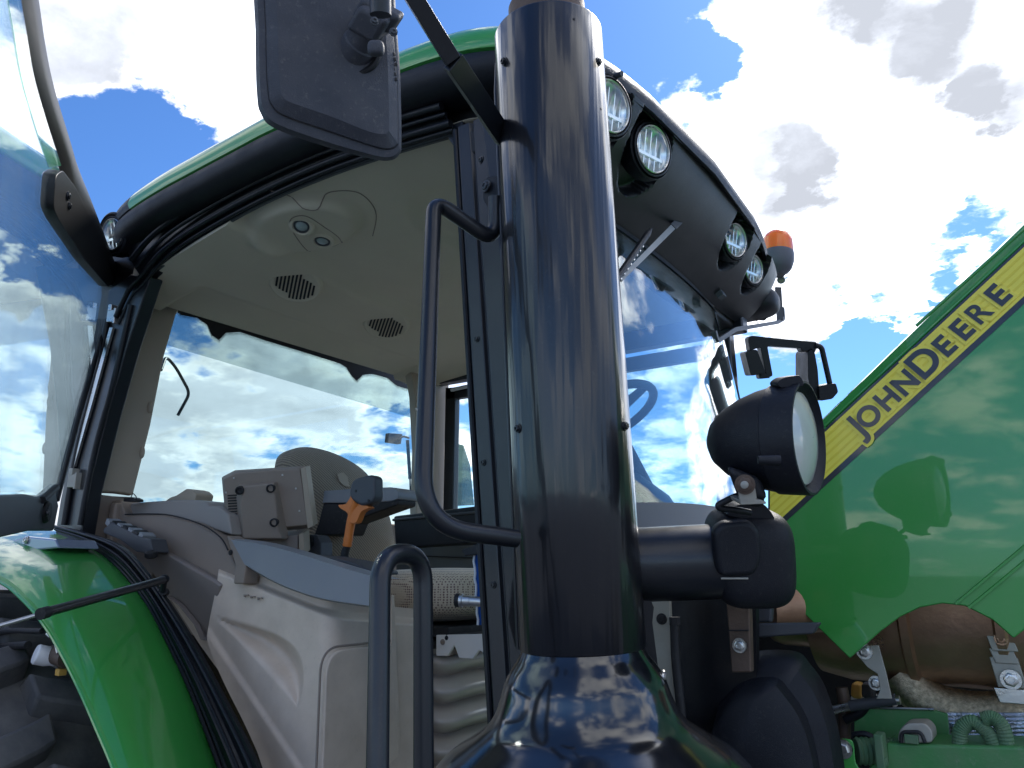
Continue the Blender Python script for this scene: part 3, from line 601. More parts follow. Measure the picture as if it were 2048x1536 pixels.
g = G(); g.tube(fillet([ax(322, 740, -2.82), ax(332, 712, -2.87), ax(352, 735, -2.89), ax(380, 786, -2.89), ax(356, 830, -2.88)], .03, 6), .0065, 12); part('window_handle', g, BLACKP, rw)
g = G(); g.tube([ax(815, 880, -2.86), ax(820, 958, -2.86)], .0095, 14); g.tube([ax(820, 958, -2.86), ax(822, 1030, -2.86)], .0045, 10); stt = part('gas_strut', g, PLAST, rw)
g = G(); g.prism([ax(x, y, -2.88) for x, y in ((779, 866), (805, 868), (802, 888), (777, 884))], (-.03, 0, 0)); g.tube(fillet([ax(795, 880, -2.87), ax(806, 872, -2.87), ax(818, 876, -2.87)], .02), .006, 10); part('strut_mount', g, PLAST, stt, bevel=.003)

# ------------------------------------------------------------------ far (left) door and front left pillar
g = G(); YL = 2.97
x0, x1, z0, z1 = -2.46, -1.02, 2.08, 2.93
for (a, b, c, d) in ((x0, z0, x0+.06, z1), (x1-.05, z0, x1, z1), (x0, z1-.06, x1, z1), (x0, z0, x1, z0+.05)):
    g.prism([V((a, YL, b)), V((c, YL, b)), V((c, YL, d)), V((a, YL, d))], (0, .04, 0))
ld = part('left_door', g, BLACKP, TR, bevel=.004)
g = G(); g.prism([V((x0, YL+.02, z0)), V((x1, YL+.02, z0)), V((x1, YL+.02, z1)), V((x0, YL+.02, z1))], (0, .005, 0)); part('glass', g, GLASS, ld)
g = G(); g.prism([ay(x, y, YL+.3) for x, y in ((905, 885), (925, 890), (938, 930), (946, 1010), (905, 1012))], (0, .01, 0)); part('side_vent_pane', g, glassmat('smoked_glass', (.22, .30, .30), .6), ld)
g = G(); g.tube([ay(903, 885, YL+.28), ay(903, 1012, YL+.28)], .008, 8); part('pane_edge', g, BLACKP, ld)
g = G(); g.tube(fillet([ay(903, 780, YL-.02), ay(938, 772, YL-.02), ay(960, 775, YL-.02)], .02), .010, 10); part('grab_strap', g, WHITEP, ld)
g = G(); g.prism([V((-1.0, 2.93, 1.9)), V((-.94, 2.93, 1.9)), V((-.96, 2.93, 3.0)), V((-1.02, 2.93, 3.0))], (0, .06, 0)); part('front_pillar', g, BLACKP, TR, bevel=.006)
g = G(); g.box(V((-1.75, 2.96, 3.00)), V((.85, 0, 0)), V((0, .035, 0)), V((0, 0, .05))); part('left_door_header', g, BLACKP, TR, bevel=.01)
g = G(); g.box(V((-.99, 2.13, 3.0)), V((.05, 0, 0)), V((0, .84, 0)), V((0, 0, .035))); part('windscreen_header', g, DARK, TR, bevel=.01)

# ------------------------------------------------------------------ windscreen
def wsp(s, t):
    y = 1.36+1.60*s; b = 1-(2*s-1)**2
    return V((-.965+.14*t+.10*b*(.5+.5*t)-.03*abs(2*s-1)**6, y, 2.995-1.05*t))
rows = [[wsp(i/40, j/24) for j in range(25)] for i in range(41)]
g = G(); g.grid(rows, thick=(-.005, 0, 0)); wsn = part('windscreen', g, GLASSW, TR, ang=60)
g = G()
g.grid([[wsp(i/40, j/24*.07)+V((.003, 0, 0)) for j in range(7)] for i in range(41)], thick=(.001, 0, 0)); part('frit_border', g, FRIT, wsn)
g = G(); g.grid([[wsp(i/40, .82+.05*math.cos((i/40-.5)*3)*-1+j/6*.25)+V((.003, 0, 0)) for j in range(7)] for i in range(41)], thick=(.001, 0, 0)); part('frit_border', g, GREYD, wsn)
g = G(); g.tube([wsp(1, j/20)+V((.003, .004, 0)) for j in range(21)], .006, 8); part('edge_seal', g, RUBBER, wsn)
# wiper
wa = empty('windscreen_wiper', ax(1385, 415, -.86), TR)
P1 = ax(1386, 416, -.83); P2 = ax(1345, 455, -.82); P3 = ax(1240, 560, -.80)
g = G(); g.tube([P1, P1.lerp(P2, .5), P2], [.006, .011, .012], prof=[(-.5, -1), (.5, -1), (.5, 1), (-.5, 1)], ref=FW); part('wiper_arm', g, GREYD, wa, bevel=.001)
g = G(); g.tube([P2, P3], [.009, .006], prof=[(-.4, -1), (.4, -1), (.4, 1), (-.4, 1)], ref=FW); part('wiper_rod', g, GREYT, wa)
q0 = ax(1302, 458, -.82); q1 = ax(1225, 570, -.80)
g = G(); g.tube(resamp([q0, q1], 12), [.004]+[.009]*10+[.008], 10); part('wiper_blade', g, PLAST, wa)
g = G()
for k in range(9):
    c = q0.lerp(q1, .3+.08*k)+RT*.006-UPV*.006; g.tube([c, c+(q1-q0).normalized()*.008], .0035, 6)
part('blade_bridge', g, STEEL, wa)

# ------------------------------------------------------------------ raised hood
YH = 1.70
hd_ = empty('hood', ay(1800, 1100, YH), TR)
HN = V((math.sin(math.radians(4)), math.cos(math.radians(4)), 0))
def H(x, y, dy=0.0): return apl(x, y, V((-.2, YH, 2.1))+HN*dy, HN)
side = [(1560, 1180), (1699, 1317), (1762, 1262), (1800, 1234), (1840, 1215), (1885, 1207), (1930, 1212), (1985, 1240), (2027, 1277), (2080, 1235), (2330, 1080), (2330, 290), (1650, 905), (1570, 985), (1530, 1050), (1525, 1120)]
g = G(); sp_ = [H(x, y) for x, y in side]; g.prism(sp_, (0, .012, 0)); part('side_panel', g, GREEN, hd_, bevel=.003)
# upper bevelled shoulder and top skin
L0 = [(1565, 985), (1650, 905), (2330, 290)]; L1 = [(1565, 912), (1650, 835), (2330, 176)]; L2 = [(1570, 907), (1652, 831), (2330, 171)]
rows = [[H(*p) for p in L0], [H(p[0], p[1]-26, .004) for p in L0], [H(*p, .028) for p in L1], [H(*p, .05) for p in L2], [H(*p, .05)+V((0, .75, .02)) for p in L2]]
g = G(); g.grid(rows); part('top_skin', g, GREEN, hd_, ang=20)
# pressed crease near the front of the side panel
for (a, b) in (((1912, 1208), (2330, 860)), ((1938, 1216), (2330, 893))):
    g = G(); pts = [H(*a, -.001), H(*b, -.001)]; g.tube(pts, .0038, prof=[(-1, -.5), (0, -1), (1, -.5), (1, .5), (-1, .5)], ref=V((0, -1, 0))); part('pressed_crease', g, GREEN, hd_)
for (a, b) in (((1832, 652), (2330, 205)), ((1650, 852), (2330, 222))):
    g = G(); g.tube([H(*a, .006), H(*b, .006)], .0035, 10); part('shoulder_crease', g, GREEN, hd_)
# decal: yellow band with ribs, charcoal borders
def T1(u): return V((1500+830*u, 0, 0))
def lineY(p, q, x): return p[1]+(q[1]-p[1])*(x-p[0])/(q[0]-p[0])
UPa, UPb = (1650, 864), (2048, 494)      # upper edge of the yellow band
LOa, LOb = (1570, 1030), (2048, 592)    # lower edge of the yellow band
def band(o1, o2, xa, xb, m, name, dy):
    def yy(o, x): return lerp(lineY(UPa, UPb, x), lineY(LOa, LOb, x), o)
    g = G(); pts = [(xa, yy(o1, xa)), (xb, yy(o1, xb)), (xb, yy(o2, xb)), (xa, yy(o2, xa))]
    g.prism([H(x, y, dy) for x, y in pts], (0, .0006, 0)); return part(name, g, m, hd_)
band(-.07, 1.16, 1536, 2330, DECB, 'decal_border', -.0012)
yb = band(0, 1.0, 1540, 2330, YEL, 'yellow_band', -.0022)
for k in range(5): band(.10+.19*k, .16+.19*k, 1540, 2330, YEL2, 'band_rib', -.0029)
# lettering
import itertools
dirn = (H(1996, 588)-H(1736, 833)); EX = dirn.normalized(); EN = -HN; EY = EN.cross(EX)
def glyph(ch, cx, cy, size, dy, off, m, name, ext=.0004):
    c = bpy.data.curves.new(name, 'FONT'); c.body = ch; c.size = size; c.align_x = 'CENTER'; c.align_y = 'CENTER'; c.extrude = ext; c.offset = off
    o = bpy.data.objects.new('tmp', c); COL.objects.link(o)
    bpy.context.view_layer.update(); me = bpy.data.meshes.new_from_object(o.evaluated_get(bpy.context.evaluated_depsgraph_get())); bpy.data.objects.remove(o)
    xs = [v.co.x for v in me.vertices]; ys = [v.co.y for v in me.vertices]; me.transform(Matrix.Translation(V((-(min(xs)+max(xs))/2, -(min(ys)+max(ys))/2, 0))))
    me.name = name; me.materials.clear(); me.materials.append(m); o = bpy.data.objects.new(name, me); COL.objects.link(o)
    mw = Matrix((EX, EY, EN)).transposed().to_4x4(); mw.translation = H(cx, cy, dy)
    put(o, mw, hd_); return o
GL = [('J', 1716, 860, .066), ('O', 1737, 832, .056), ('H', 1774, 797, .056), ('N', 1810, 765, .056), ('D', 1848, 723, .074), ('E', 1889, 691, .056), ('E', 1924, 658, .056), ('R', 1958, 624, .056), ('E', 1996, 589, .056)]
for i, (ch, x, y, sz) in enumerate(GL):
    sz *= 1.04
    glyph(ch, x, y, sz, -.0036, .0082, YEL, 'letter_halo')
    glyph(ch, x, y, sz, -.0050, .0010 if ch == 'R' else .0020, LETB, 'letter')

# ------------------------------------------------------------------ engine bay under the hood
eb = empty('engine_bay', ay(1800, 1400, 2.0), TR)
def E_(x, y, Y): return ay(x, y, Y)
yc = 2.02
c1 = V((-.62, yc, 1.965)); c2 = V((.35, yc, 1.945))
R1 = .196
g = G(); g.lathe(c1, (c2-c1), [(-.03, .02), (-.02, .06), (.0, .10), (.03, .125), (.05, .13), (.12, .132), (.14, R1-.012), (.2, R1), (.33, R1), (.335, R1+.008), (.35, R1+.008), (.355, R1-.004), (.50, R1-.004), (.505, R1+.006), (.52, R1+.006), (.525, R1), (.97, R1)], 56); can = part('exhaust_canister', g, RUST, eb, ang=28)
# strap with buckle and bolt
sc_ = ax(2005, 1330, 0) if False else ay(2012, 1330, 1.86)
for k, (x, y, w, h) in enumerate(((2003, 1283, .022, .018), (2008, 1312, .020, .014), (2016, 1345, .024, .028), (2024, 1392, .026, .014))):
    g = G(); g.box(ay(x, y, 1.845+.006*k), V((w, 0, 0)), V((0, .003, 0)), V((-.004*1, 0, h))); o = part('strap_plate', g, ZINC if k < 3 else STEEL, can, bevel=.002)
bolt(can, ay(2002, 1278, 1.838), (0, -1, 0), .009, RUST); bolt(can, ay(2022, 1359, 1.842), (0, -1, 0), .014, STEEL)
# pale hanger bracket
g = G(); g.prism([ay(x, y, 1.80) for x, y in ((1712, 1308), (1728, 1292), (1757, 1290), (1772, 1345), (1784, 1398), (1752, 1398), (1760, 1380), (1755, 1348), (1735, 1335))], (0, .006, 0)); hb2 = part('hanger_bracket', g, ZINC, eb, bevel=.0015)
bolt(hb2, ay(1729, 1303, 1.798), (0, -1, 0), .012, STEEL); bolt(hb2, ay(1752, 1366, 1.82), (0, -1, 0), .011, STEEL)
# braided flexible pipe
pth = cat([ay(x, y, 1.95) for x, y in ((1800, 1345), (1835, 1385), (1880, 1410), (1950, 1425), (2030, 1425), (2110, 1430))], 20); rr = [.042]*len(pth)
g = G(); g.tube(pth, rr, 28); part('braided_pipe', g, WRAP, eb, ang=80)
# thin steel pipe and sleeve to its left
g = G(); g.tube(cat([ay(x, y, 1.85) for x, y in ((1668, 1420), (1700, 1412), (1750, 1402), (1800, 1400))], 6), .009, 14); part('steel_line', g, STEEL, eb)
g = G(); g.tube([ay(1700, 1412, 1.849), ay(1792, 1398, 1.849)], .0115, 14); part('line_sleeve', g, GREYD, eb)
g = G(); g.tube(cat([ay(x, y, 1.86) for x, y in ((1690, 1440), (1720, 1425), (1735, 1405))], 5), .010, 12); part('rubber_hose', g, RUBBER, eb)
g = G(); g.tube(fillet([ay(1683, 1375, 1.88), ay(1690, 1410, 1.88), ay(1688, 1500, 1.88)], .02), .013, 12); part('copper_coloured_line', g, RUSTP, eb)
# sunlit pieces seen through the gap
for poly, m_, nm, yy in (([(1702, 1365), (1722, 1368), (1722, 1400), (1700, 1396)], MUST, 'mustard_cap', 2.3), ([(1722, 1365), (1742, 1368), (1748, 1400), (1722, 1396)], GREYD, 'coolant_pipe', 2.25), ([(1700, 1390), (1750, 1390), (1750, 1412), (1700, 1412)], WHITEP, 'air_duct', 2.35)):
    g = G(); g.prism([ay(x, y, yy) for x, y in poly], (0, .05, 0)); part(nm, g, m_, eb, bevel=.008)
random.seed(3)
g = G()
for k in range(26):
    x = random.uniform(1790, 1870); y = random.uniform(1368, 1420); c = ay(x, y, random.uniform(2.15, 2.3)); g.tube([c, c+V((random.uniform(-.05, .05), .02, random.uniform(-.04, .04)))], random.uniform(.004, .010), 8)
o = part('engine_fittings', g, STEEL, eb); o['kind'] = 'stuff'
g = G(); g.box(V((-.1, 2.55, 1.75)), V((.75, 0, 0)), V((0, .05, 0)), V((0, 0, .34))); part('engine_block', g, DARK, eb, bevel=.02)
# dark green panel, ribbed foil
g = G(); g.prism([ay(x, y, 1.86) for x, y in ((1708, 1412), (1860, 1418), (1895, 1428), (1900, 1500), (1708, 1500))], (0, .01, 0)); part('inner_panel', g, GREEN2, eb, bevel=.002)
g = G(); g.tube([ay(1702, 1414, 1.855), ay(1868, 1419, 1.855)], .003, 8); part('panel_edge', g, STEEL, eb)
rows = []
for i in range(40):
    t = i/39; w = .004*math.sin(i*1.6); rows.append([ay(lerp(1893, 2120, k/14), lerp(1425, 1510, t), 1.90+w+.002*math.sin(k*2.1)) for k in range(15)])
g = G(); g.grid(rows, thick=(0, .004, 0)); part('foil_shield', g, FOIL, eb, ang=60)
# frame rail and its fittings
g = G(); g.prism([ay(x, y, 1.72) for x, y in ((1770, 1486), (2300, 1500), (2300, 1620), (1700, 1620), (1740, 1530), (1772, 1520))], (0, .12, 0)); rail = part('frame_rail', g, GREEN2, eb, bevel=.006)
g = G(); g.prism(roundpoly([ay(x, y, 1.66) for x, y in ((1667, 1478), (1706, 1478), (1710, 1530), (1740, 1560), (1800, 1640), (1720, 1640), (1690, 1540), (1670, 1510))], .012, 3), (0, .006, 0)); lug = part('mounting_tab', g, GREEN, rail, bevel=.001)
bolt(rail, ay(1686, 1498, 1.657), (0, -1, -.05), .013, STEEL, h=.010)
g = G(); pr = []
for k in range(19): pr.append((k*.0045, .026 if k % 2 else .0225))
g.lathe(ay(1712, 1502, 1.72), RT*.9+V((0, -.1, 0)), [(-.002, 0)]+pr+[(19*.0045, 0)], 24); part('ribbed_coupling', g, GREENC, rail, ang=20)
g = G(); g.tube(cat([ay(x, y, 1.74) for x, y in ((1705, 1470), (1730, 1468), (1755, 1480), (1768, 1490))], 5), .006, 10); part('cable', g, RUBBER, rail)
g = G(); g.box(ay(1762, 1500, 1.70), V((.008, 0, 0)), V((0, .02, 0)), V((0, 0, .03))); g.box(ay(1764, 1523, 1.695), V((.010, 0, 0)), V((0, .01, 0)), V((0, 0, .007))); part('hose_clip', g, GREENC, rail, bevel=.003)
arch = roundpoly([ay(x, y, 1.72) for x, y in ((1794, 1486), (1797, 1462), (1812, 1446), (1850, 1446), (1864, 1460), (1867, 1486))], .01, 4)
g = G(); g.prism(arch, (0, .06, 0)); cv = part('sensor_cover', g, ZINC, rail, bevel=.004, label='dusty grey-green arched cover')
g = G(); g.tube(fillet([ay(x, y, 1.715) for x, y in ((1802, 1485), (1803, 1464), (1842, 1464), (1850, 1485))], .01), .0035, 8); part('cover_opening', g, DARK, cv)
g = G(); g.box(ay(1823, 1478, 1.715), V((.012, 0, 0)), V((0, .006, 0)), V((0, 0, .008))); part('cover_clip', g, GREENC, cv, bevel=.002)
for pts in (((1920, 1498), (1922, 1460), (1945, 1444), (1975, 1465), (1992, 1500)), ((1966, 1440), (1985, 1436), (2005, 1455), (2015, 1500))):
    pth = cat([ay(x, y, 1.74) for x, y in pts], 14); g = G(); g.tube(pth, [.0125+(.0012 if i % 2 else 0) for i in range(len(pth))], 16); part('corrugated_hose', g, GREENC, rail, ang=20)

# shroud, brackets and firewall between stack and hood
g = G(); g.box(V((-.93, 2.15, 1.55)), V((.02, 0, 0)), V((0, .82, 0)), V((0, 0, .42))); part('firewall', g, DARK, TR)  # dark sheet put in to give the blackness behind the engine parts
g = G(); g.prism([ay(x, y, 1.55) for x, y in ((1300, 1150), (1512, 1150), (1512, 1640), (1300, 1640))], (0, .02, 0)); part('radiator_screen', g, RUBBER, TR)
g = G(); g.prism([ay(x, y, 1.45) for x, y in ((1302, 1190), (1338, 1190), (1350, 1420), (1352, 1640), (1318, 1640))], (0, .012, 0)); zp = part('galvanised_post', g, ZINC, TR, bevel=.002)
bolt(zp, ay(1323, 1238, 1.449), (0, -1, 0), .008, DARK, h=.003)
g = G(); g.tube(cat([ay(x, y, 1.44) for x, y in ((1349, 1240), (1352, 1320), (1362, 1420), (1372, 1560))], 6), .009, 12); g.tube([ay(1349, 1234, 1.44), ay(1350, 1250, 1.44)], .011, 8); part('steel_brake_line', g, DARK, TR)
g = G(); g.prism([ay(x, y, 1.47) for x, y in ((1451, 1193), (1498, 1190), (1502, 1345), (1463, 1345))], (0, .02, 0)); rp = part('rusty_mounting_plate', g, RUSTP, TR, bevel=.003)
g = G(); g.tube([ay(1456, 1261, 1.468), ay(1497, 1261, 1.468)], .0014, 6); part('plate_joint', g, DARK, rp)
bolt(rp, ay(1467, 1196, 1.467), (0, -1, 0), .009, STEEL); bolt(rp, ay(1479, 1291, 1.467), (0, -1, 0), .010, STEEL)
g = G(); g.prism([ay(x, y, 1.60) for x, y in ((1500, 1190), (1545, 1186), (1542, 1245), (1502, 1245))], (0, .02, 0)); part('rubber_block', g, GREYD, TR, bevel=.005)
g = G(); g.tube([ay(1530, 1215, 1.72), ay(1640, 1208, 1.80)], .058, 30); part('turbo_pipe', g, RUST, TR)
g = G(); g.prism([ay(x, y, 1.58) for x, y in ((1500, 1247), (1640, 1245), (1625, 1268), (1505, 1276))], (0, .02, 0)); part('clamp_band', g, GREYD, TR, bevel=.004)
# moulded black shroud
shr = []
outl = [(1455, 1345), (1502, 1305), (1590, 1302), (1622, 1330), (1650, 1372), (1675, 1450), (1690, 1540), (1700, 1640)]
inl = [(1435, 1420), (1480, 1378), (1540, 1368), (1570, 1395), (1600, 1440), (1620, 1500), (1632, 1570), (1640, 1640)]
in2 = [(1420, 1480), (1440, 1440), (1500, 1400), (1530, 1430), (1550, 1480), (1562, 1530), (1570, 1580), (1575, 1640)]
in3 = [(1400, 1640)]*2+[(1420, 1640), (1440, 1640), (1460, 1640), (1480, 1640), (1500, 1640), (1530, 1640)]
rows = [[ay(a, b, y) for a, b in cat2(l_, 5)] for l_, y in ((outl, 1.66), (outl, 1.60), ([(lerp(a[0], b[0], .35), lerp(a[1], b[1], .35)) for a, b in zip(outl, inl)], 1.56), ([(lerp(a[0], b[0], .8), lerp(a[1], b[1], .8)) for a, b in zip(outl, inl)], 1.55), (inl, 1.51), (in2, 1.49), (in3, 1.49))]
g = G(); g.grid(rows); part('moulded_shroud', g, PLAST, TR, ang=50)

# ------------------------------------------------------------------ cab interior
# side console lower panel: cream moulding, one sculpted sheet wrapping round the front corner
def bumpf(x, y, cx, cy, rx, ry, rot):
    dx, dy = x-cx, y-cy; c, s_ = math.cos(rot), math.sin(rot); u = (dx*c+dy*s_)/rx; w = (-dx*s_+dy*c)/ry
    return u, w
def interp(x, pts):
    for a, b in zip(pts, pts[1:]):
        if x <= b[0]: return lerp(a[1], b[1], max(0, (x-a[0])/(b[0]-a[0])))
    return pts[-1][1]
XF = -1.535
def conY(x, y):
    dep = 0.0
    # scooped hollow: sharp upper rim, long shallow floor
    dx, dy = 165., 180.; ll = math.hypot(dx, dy); u = ((x-428)*dx+(y-1232)*dy)/ll; e = ((x-428)*dy-(y-1232)*dx)/ll; q = u/ll
    if 0 < q < 1:
        w = 78*math.sin(math.pi*q**1.45)**.75; t = e/max(w, 1e-3)
        if 0 < t < 1: f_ = t/.68 if t < .68 else (1-t)/.32; dep += .050*(w/78)*f_*f_*(3-2*f_)
    # the lower left field stands a step proud of the rest
    for (xa, ya, xb, yb, h_) in ((416, 1262, 600, 1536, .010),):
        dl = math.hypot(xb-xa, yb-ya); e = ((x-xa)*(yb-ya)-(y-ya)*(xb-xa))/dl; t = max(0, min(1, (9-e)/18)); dep -= h_*t*t*(3-2*t)
    # shelf under the top edge
    t = max(0, min(1, (1222-.40*(640-x)-y+8)/18.)); dep += .030*t*t*(3-2*t)
    return 1.40+dep
rows = []
left = [(440, 1150), (432, 1195), (415, 1265), (420, 1300), (450, 1370), (490, 1450), (530, 1540), (570, 1640)]
lf = cat2(left, 20); NX = 150
for (lx, ly) in lf:
    tt = (ly-1150)/490.; r_ = []
    ytop = ly+(1-tt)*22*0
    for i in range(NX+1):
        x = lerp(lx, 636, i/NX); y = ly+max(0, 1-(ly-1150)/110.)*(interp(x, ((430, 1118), (488, 1122), (540, 1151), (590, 1173), (640, 1192)))-1150)
        r_.append(ay(x, y, conY(x, y)))
    c = r_[-1]; z = c.z
    # rounded corner then the front face running across the cab
    for k in range(1, 9):
        a = k/8*math.pi/2; r_.append(V((c.x+.045*math.sin(a), c.y+.045*(1-math.cos(a)), z-.002*k)))
    e = r_[-1]
    for k in range(1, 8): r_.append(V((e.x+.012*k/7, e.y+.04*k, e.z-.004*k)))
    rows.append(r_)
g = G(); g.grid(rows); cons = part('console_side_panel', g, CREAM, TR, ang=70)
# raised door in the front face with a rounded outline
ce = rows[len(rows)//2][NX+8]
def CF(x, y): return ax(x, y, ce.x+.014)
g = G(); po = roundpoly([CF(x, y) for x, y in ((648, 1302), (778, 1288), (800, 1640), (634, 1640))], [.06, .01, .01, .01], 8); g.prism(po, (.012, 0, 0)); part('console_hatch', g, CREAM, TR, bevel=.008, seg=4)
g = G(); g.tube(fillet([CF(778, 1281)+V((.004, 0, 0)), CF(640, 1296)+V((.004, 0, 0)), CF(626, 1640)+V((.004, 0, 0))], .06, 10), .003, 8); part('hatch_groove', g, TAUPE, cons)
g = G(); g.prism([ax(x, y, ce.x+.005) for x, y in ((772, 1190), (778, 1190), (792, 1540), (784, 1640), (776, 1640))], (.02, 0, 0)); part('panel_edge_strip', g, CREAM, TR, bevel=.002)
g = G()
for x in (487, 500, 514): g.prism([ay(x+a, 1189+(x-487)*.22+b, 1.392) for a, b in ((0, 0), (8, 0), (10, 3), (4, 2), (2, 5), (0, 5))], (0, .004, 0))
part('moulded_mark', g, TAUPE, cons)
# grey armrest band above it
tp = [(462, 1080), (520, 1088), (590, 1106), (660, 1128), (745, 1153), (775, 1160)]; bt_ = [(488, 1128), (540, 1158), (590, 1180), (650, 1198), (742, 1212), (775, 1216)]
rows = [[ay(a, b, 1.47) for a, b in cat2([(p[0]+28, p[1]-2) for p in tp], 6)], [ay(a, b, 1.385) for a, b in cat2([(p[0], p[1]-3) for p in tp], 6)], [ay(a, b, 1.372) for a, b in cat2(tp, 6)], [ay(a, b, 1.372) for a, b in cat2(bt_, 6)], [ay(a, b, 1.40) for a, b in cat2([(p[0], p[1]+3) for p in bt_], 6)]]
g = G(); g.grid(rows); band_ = part('armrest_band', g, GREYT, TR, ang=25)
g = G(); g.prism([ay(x, y, 1.50) for x, y in ((590, 1108), (640, 1112), (700, 1123), (745, 1142), (745, 1150), (640, 1126))], (0, .10, 0)); part('gear_lever_plate', g, GREYD, band_, bevel=.004)
g = G(); g.prism([ay(x, y, 1.372) for x, y in ((452, 1070), (466, 1080), (492, 1128), (486, 1168), (466, 1168), (470, 1130))], (0, .05, 0)); es = part('band_end_cap', g, TAUPE, TR, bevel=.005)
bolt(es, ay(461, 1105, 1.370), (0, -1, 0), .006, DARK, h=.003)
# rear side trim
g = G(); g.prism([ay(x, y, 1.42) for x, y in ((250, 1030), (330, 1030), (395, 1048), (435, 1072), (470, 1130), (478, 1168), (442, 1168), (360, 1120), (320, 1118), (300, 1160), (230, 1110), (190, 1075), (170, 1040), (172, 1000), (240, 1000))], (0, .08, 0)); part('side_trim_upper', g, TAUPE, TR, bevel=.008)
g = G(); g.prism([ay(x, y, 1.45) for x, y in ((246, 1032), (262, 1006), (300, 1003), (345, 1000), (395, 1000), (412, 1004), (418, 1012), (438, 1014), (456, 1028), (462, 1070), (430, 1060), (400, 1048), (330, 1030))], (0, .16, 0)); st2 = part('side_trim_ledge', g, mat('grey_taupe_ledge', (.28, .255, .235), .5, bump=.3, bscale=500), TR, bevel=.007)
g = G(); g.tube(cat([ay(x, y, 1.414) for x, y in ((250, 1029), (330, 1029), (400, 1048), (440, 1074), (456, 1100))], 6), .0022, 6); part('trim_seam', g, DARK, st2)
g = G(); g.prism([ay(x, y, 1.52) for x, y in ((328, 1002), (340, 994), (352, 990), (372, 977), (384, 980), (392, 988), (388, 1003))], (0, .07, 0)); part('cup_cover', g, BEIGE, TR, bevel=.006)
g = G(); g.prism([ay(x, y, 1.40) for x, y in ((247, 996), (262, 994), (270, 998), (270, 1003), (247, 1003))], (0, .03, 0)); g.tube(fillet([ay(262, 994, 1.40), ay(266, 986, 1.40), ay(273, 994, 1.40), ay(272, 1000, 1.40)], .01), .0018, 6); part('cable_socket', g, DARK, TR, bevel=.002)
rows = [[ay(x, y, yy) for x, y in pts] for pts, yy in ((((296, 1118), (320, 1102), (335, 1106), (432, 1158), (446, 1168)), 1.40), (((292, 1122), (318, 1106), (334, 1110), (428, 1164), (440, 1172)), 1.392), (((330, 1190), (350, 1200), (385, 1240), (405, 1268), (418, 1274)), 1.43), (((336, 1196), (356, 1210), (388, 1250), (400, 1280), (414, 1282)), 1.40))]
g = G(); g.grid(rows, thick=(0, .02, 0)); part('side_pocket', g, mat('pocket_taupe', (.235, .20, .18), .55, bump=.4, bscale=600), TR, ang=25, bevel=.004)
g = G(); g.prism([ay(x, y, 1.47) for x, y in ((190, 1060), (300, 1060), (440, 1160), (440, 1300), (330, 1240), (200, 1120))], (0, .02, 0)); part('inner_wall', g, TAUPE, TR)
g = G(); g.prism([ay(x, y, 1.445) for x, y in ((330, 1180), (440, 1180), (500, 1300), (560, 1450), (560, 1640), (480, 1400), (400, 1290))], (0, .02, 0)); part('inner_wall_lower', g, CREAM, TR)
# black control unit with ribbed top
g = G(); g.prism([ay(x, y, 1.335) for x, y in ((206, 1058), (222, 1044), (276, 1072), (300, 1078), (306, 1104), (300, 1108), (272, 1104), (240, 1080), (206, 1066))], (0, .055, 0)); cu = part('control_unit', g, GREYD, TR, bevel=.004)
for k in range(7):
    x = 228+k*11; y = 1046+k*4.6; c = ay(x, y, 1.36); g = G(); g.box(c, V((.012, 0, -.006)), V((0, .022, 0)), V((.004, 0, .009))); part('rib', g, DARK if k % 2 else GREYT, cu, bevel=.002)
g = G(); c = ay(302, 1109, 1.33); g.lathe(c, (.15, -.2, 1), [(-.010, 0), (-.010, .014), (-.006, .018), (.006, .018), (.009, .014), (.009, 0)], 24); g.tube([c+V((0, 0, .006)), c+V((-.02, .02, .02))], .004, 8); part('clamp_knob', g, DARK, cu)
# monitor seen from behind, on its pedestal
DM = 2.36
def M_(x, y, d=0.0): return ad(x, y, DM+d)
g = G(); g.taper([M_(x, y, .0) for x, y in ((447, 958), (472, 946), (600, 937), (616, 1050), (480, 1064), (459, 1045))], [M_(x, y, .05) for x, y in ((443, 954), (470, 940), (612, 931), (628, 1056), (478, 1070), (452, 1052))]); mon = part('monitor', g, TAUPE, TR, bevel=.004)
g = G(); g.taper([M_(x, y, -.035) for x, y in ((488, 972), (548, 966), (556, 1060), (566, 1078), (486, 1078), (480, 1010))], [M_(x, y, .01) for x, y in ((474, 966), (556, 960), (578, 1066), (576, 1080), (480, 1080), (470, 990))]); part('rear_housing', g, TAUPE, mon, bevel=.006)
g = G(); g.prism([M_(x, y, -.002) for x, y in ((601, 937), (611, 934), (627, 1052), (615, 1058))], tuple(FW*.055)); part('screen_bezel', g, BEIGE, mon, bevel=.002)
for x, y in ((541, 977), (548, 1045), (479, 981)): g = G(); g.lathe(M_(x, y, -.037), -FW, [(-.01, .013), (.003, .013), (.004, .010), (-.002, .0085), (-.004, 0)], 20); part('screw_recess', g, DARK, mon)
for x, y in ((468, 956), (565, 950), (592, 977), (599, 1022), (452, 985), (460, 1028)): g = G(); g.lathe(M_(x, y, -.001), -FW, [(0, .0032), (.0015, .003), (.002, 0)], 10); part('case_screw', g, STEEL, mon)
g = G()
for k in range(8): g.prism([M_(455+k*.3, 990+k*5.4, -.003), M_(474, 989+k*5.4, -.003), M_(474, 991.5+k*5.4, -.003), M_(455+k*.3, 992.5+k*5.4, -.003)], tuple(FW*.004))
part('louvre', g, DARK, mon)
g = G(); g.prism([M_(x, y, .02) for x, y in ((482, 1078), (596, 1070), (596, 1112), (482, 1100))], tuple(FW*.08)); ped = part('monitor_pedestal', g, mat('pedestal_taupe', (.25, .215, .195), .5, bump=.3), TR, bevel=.004)
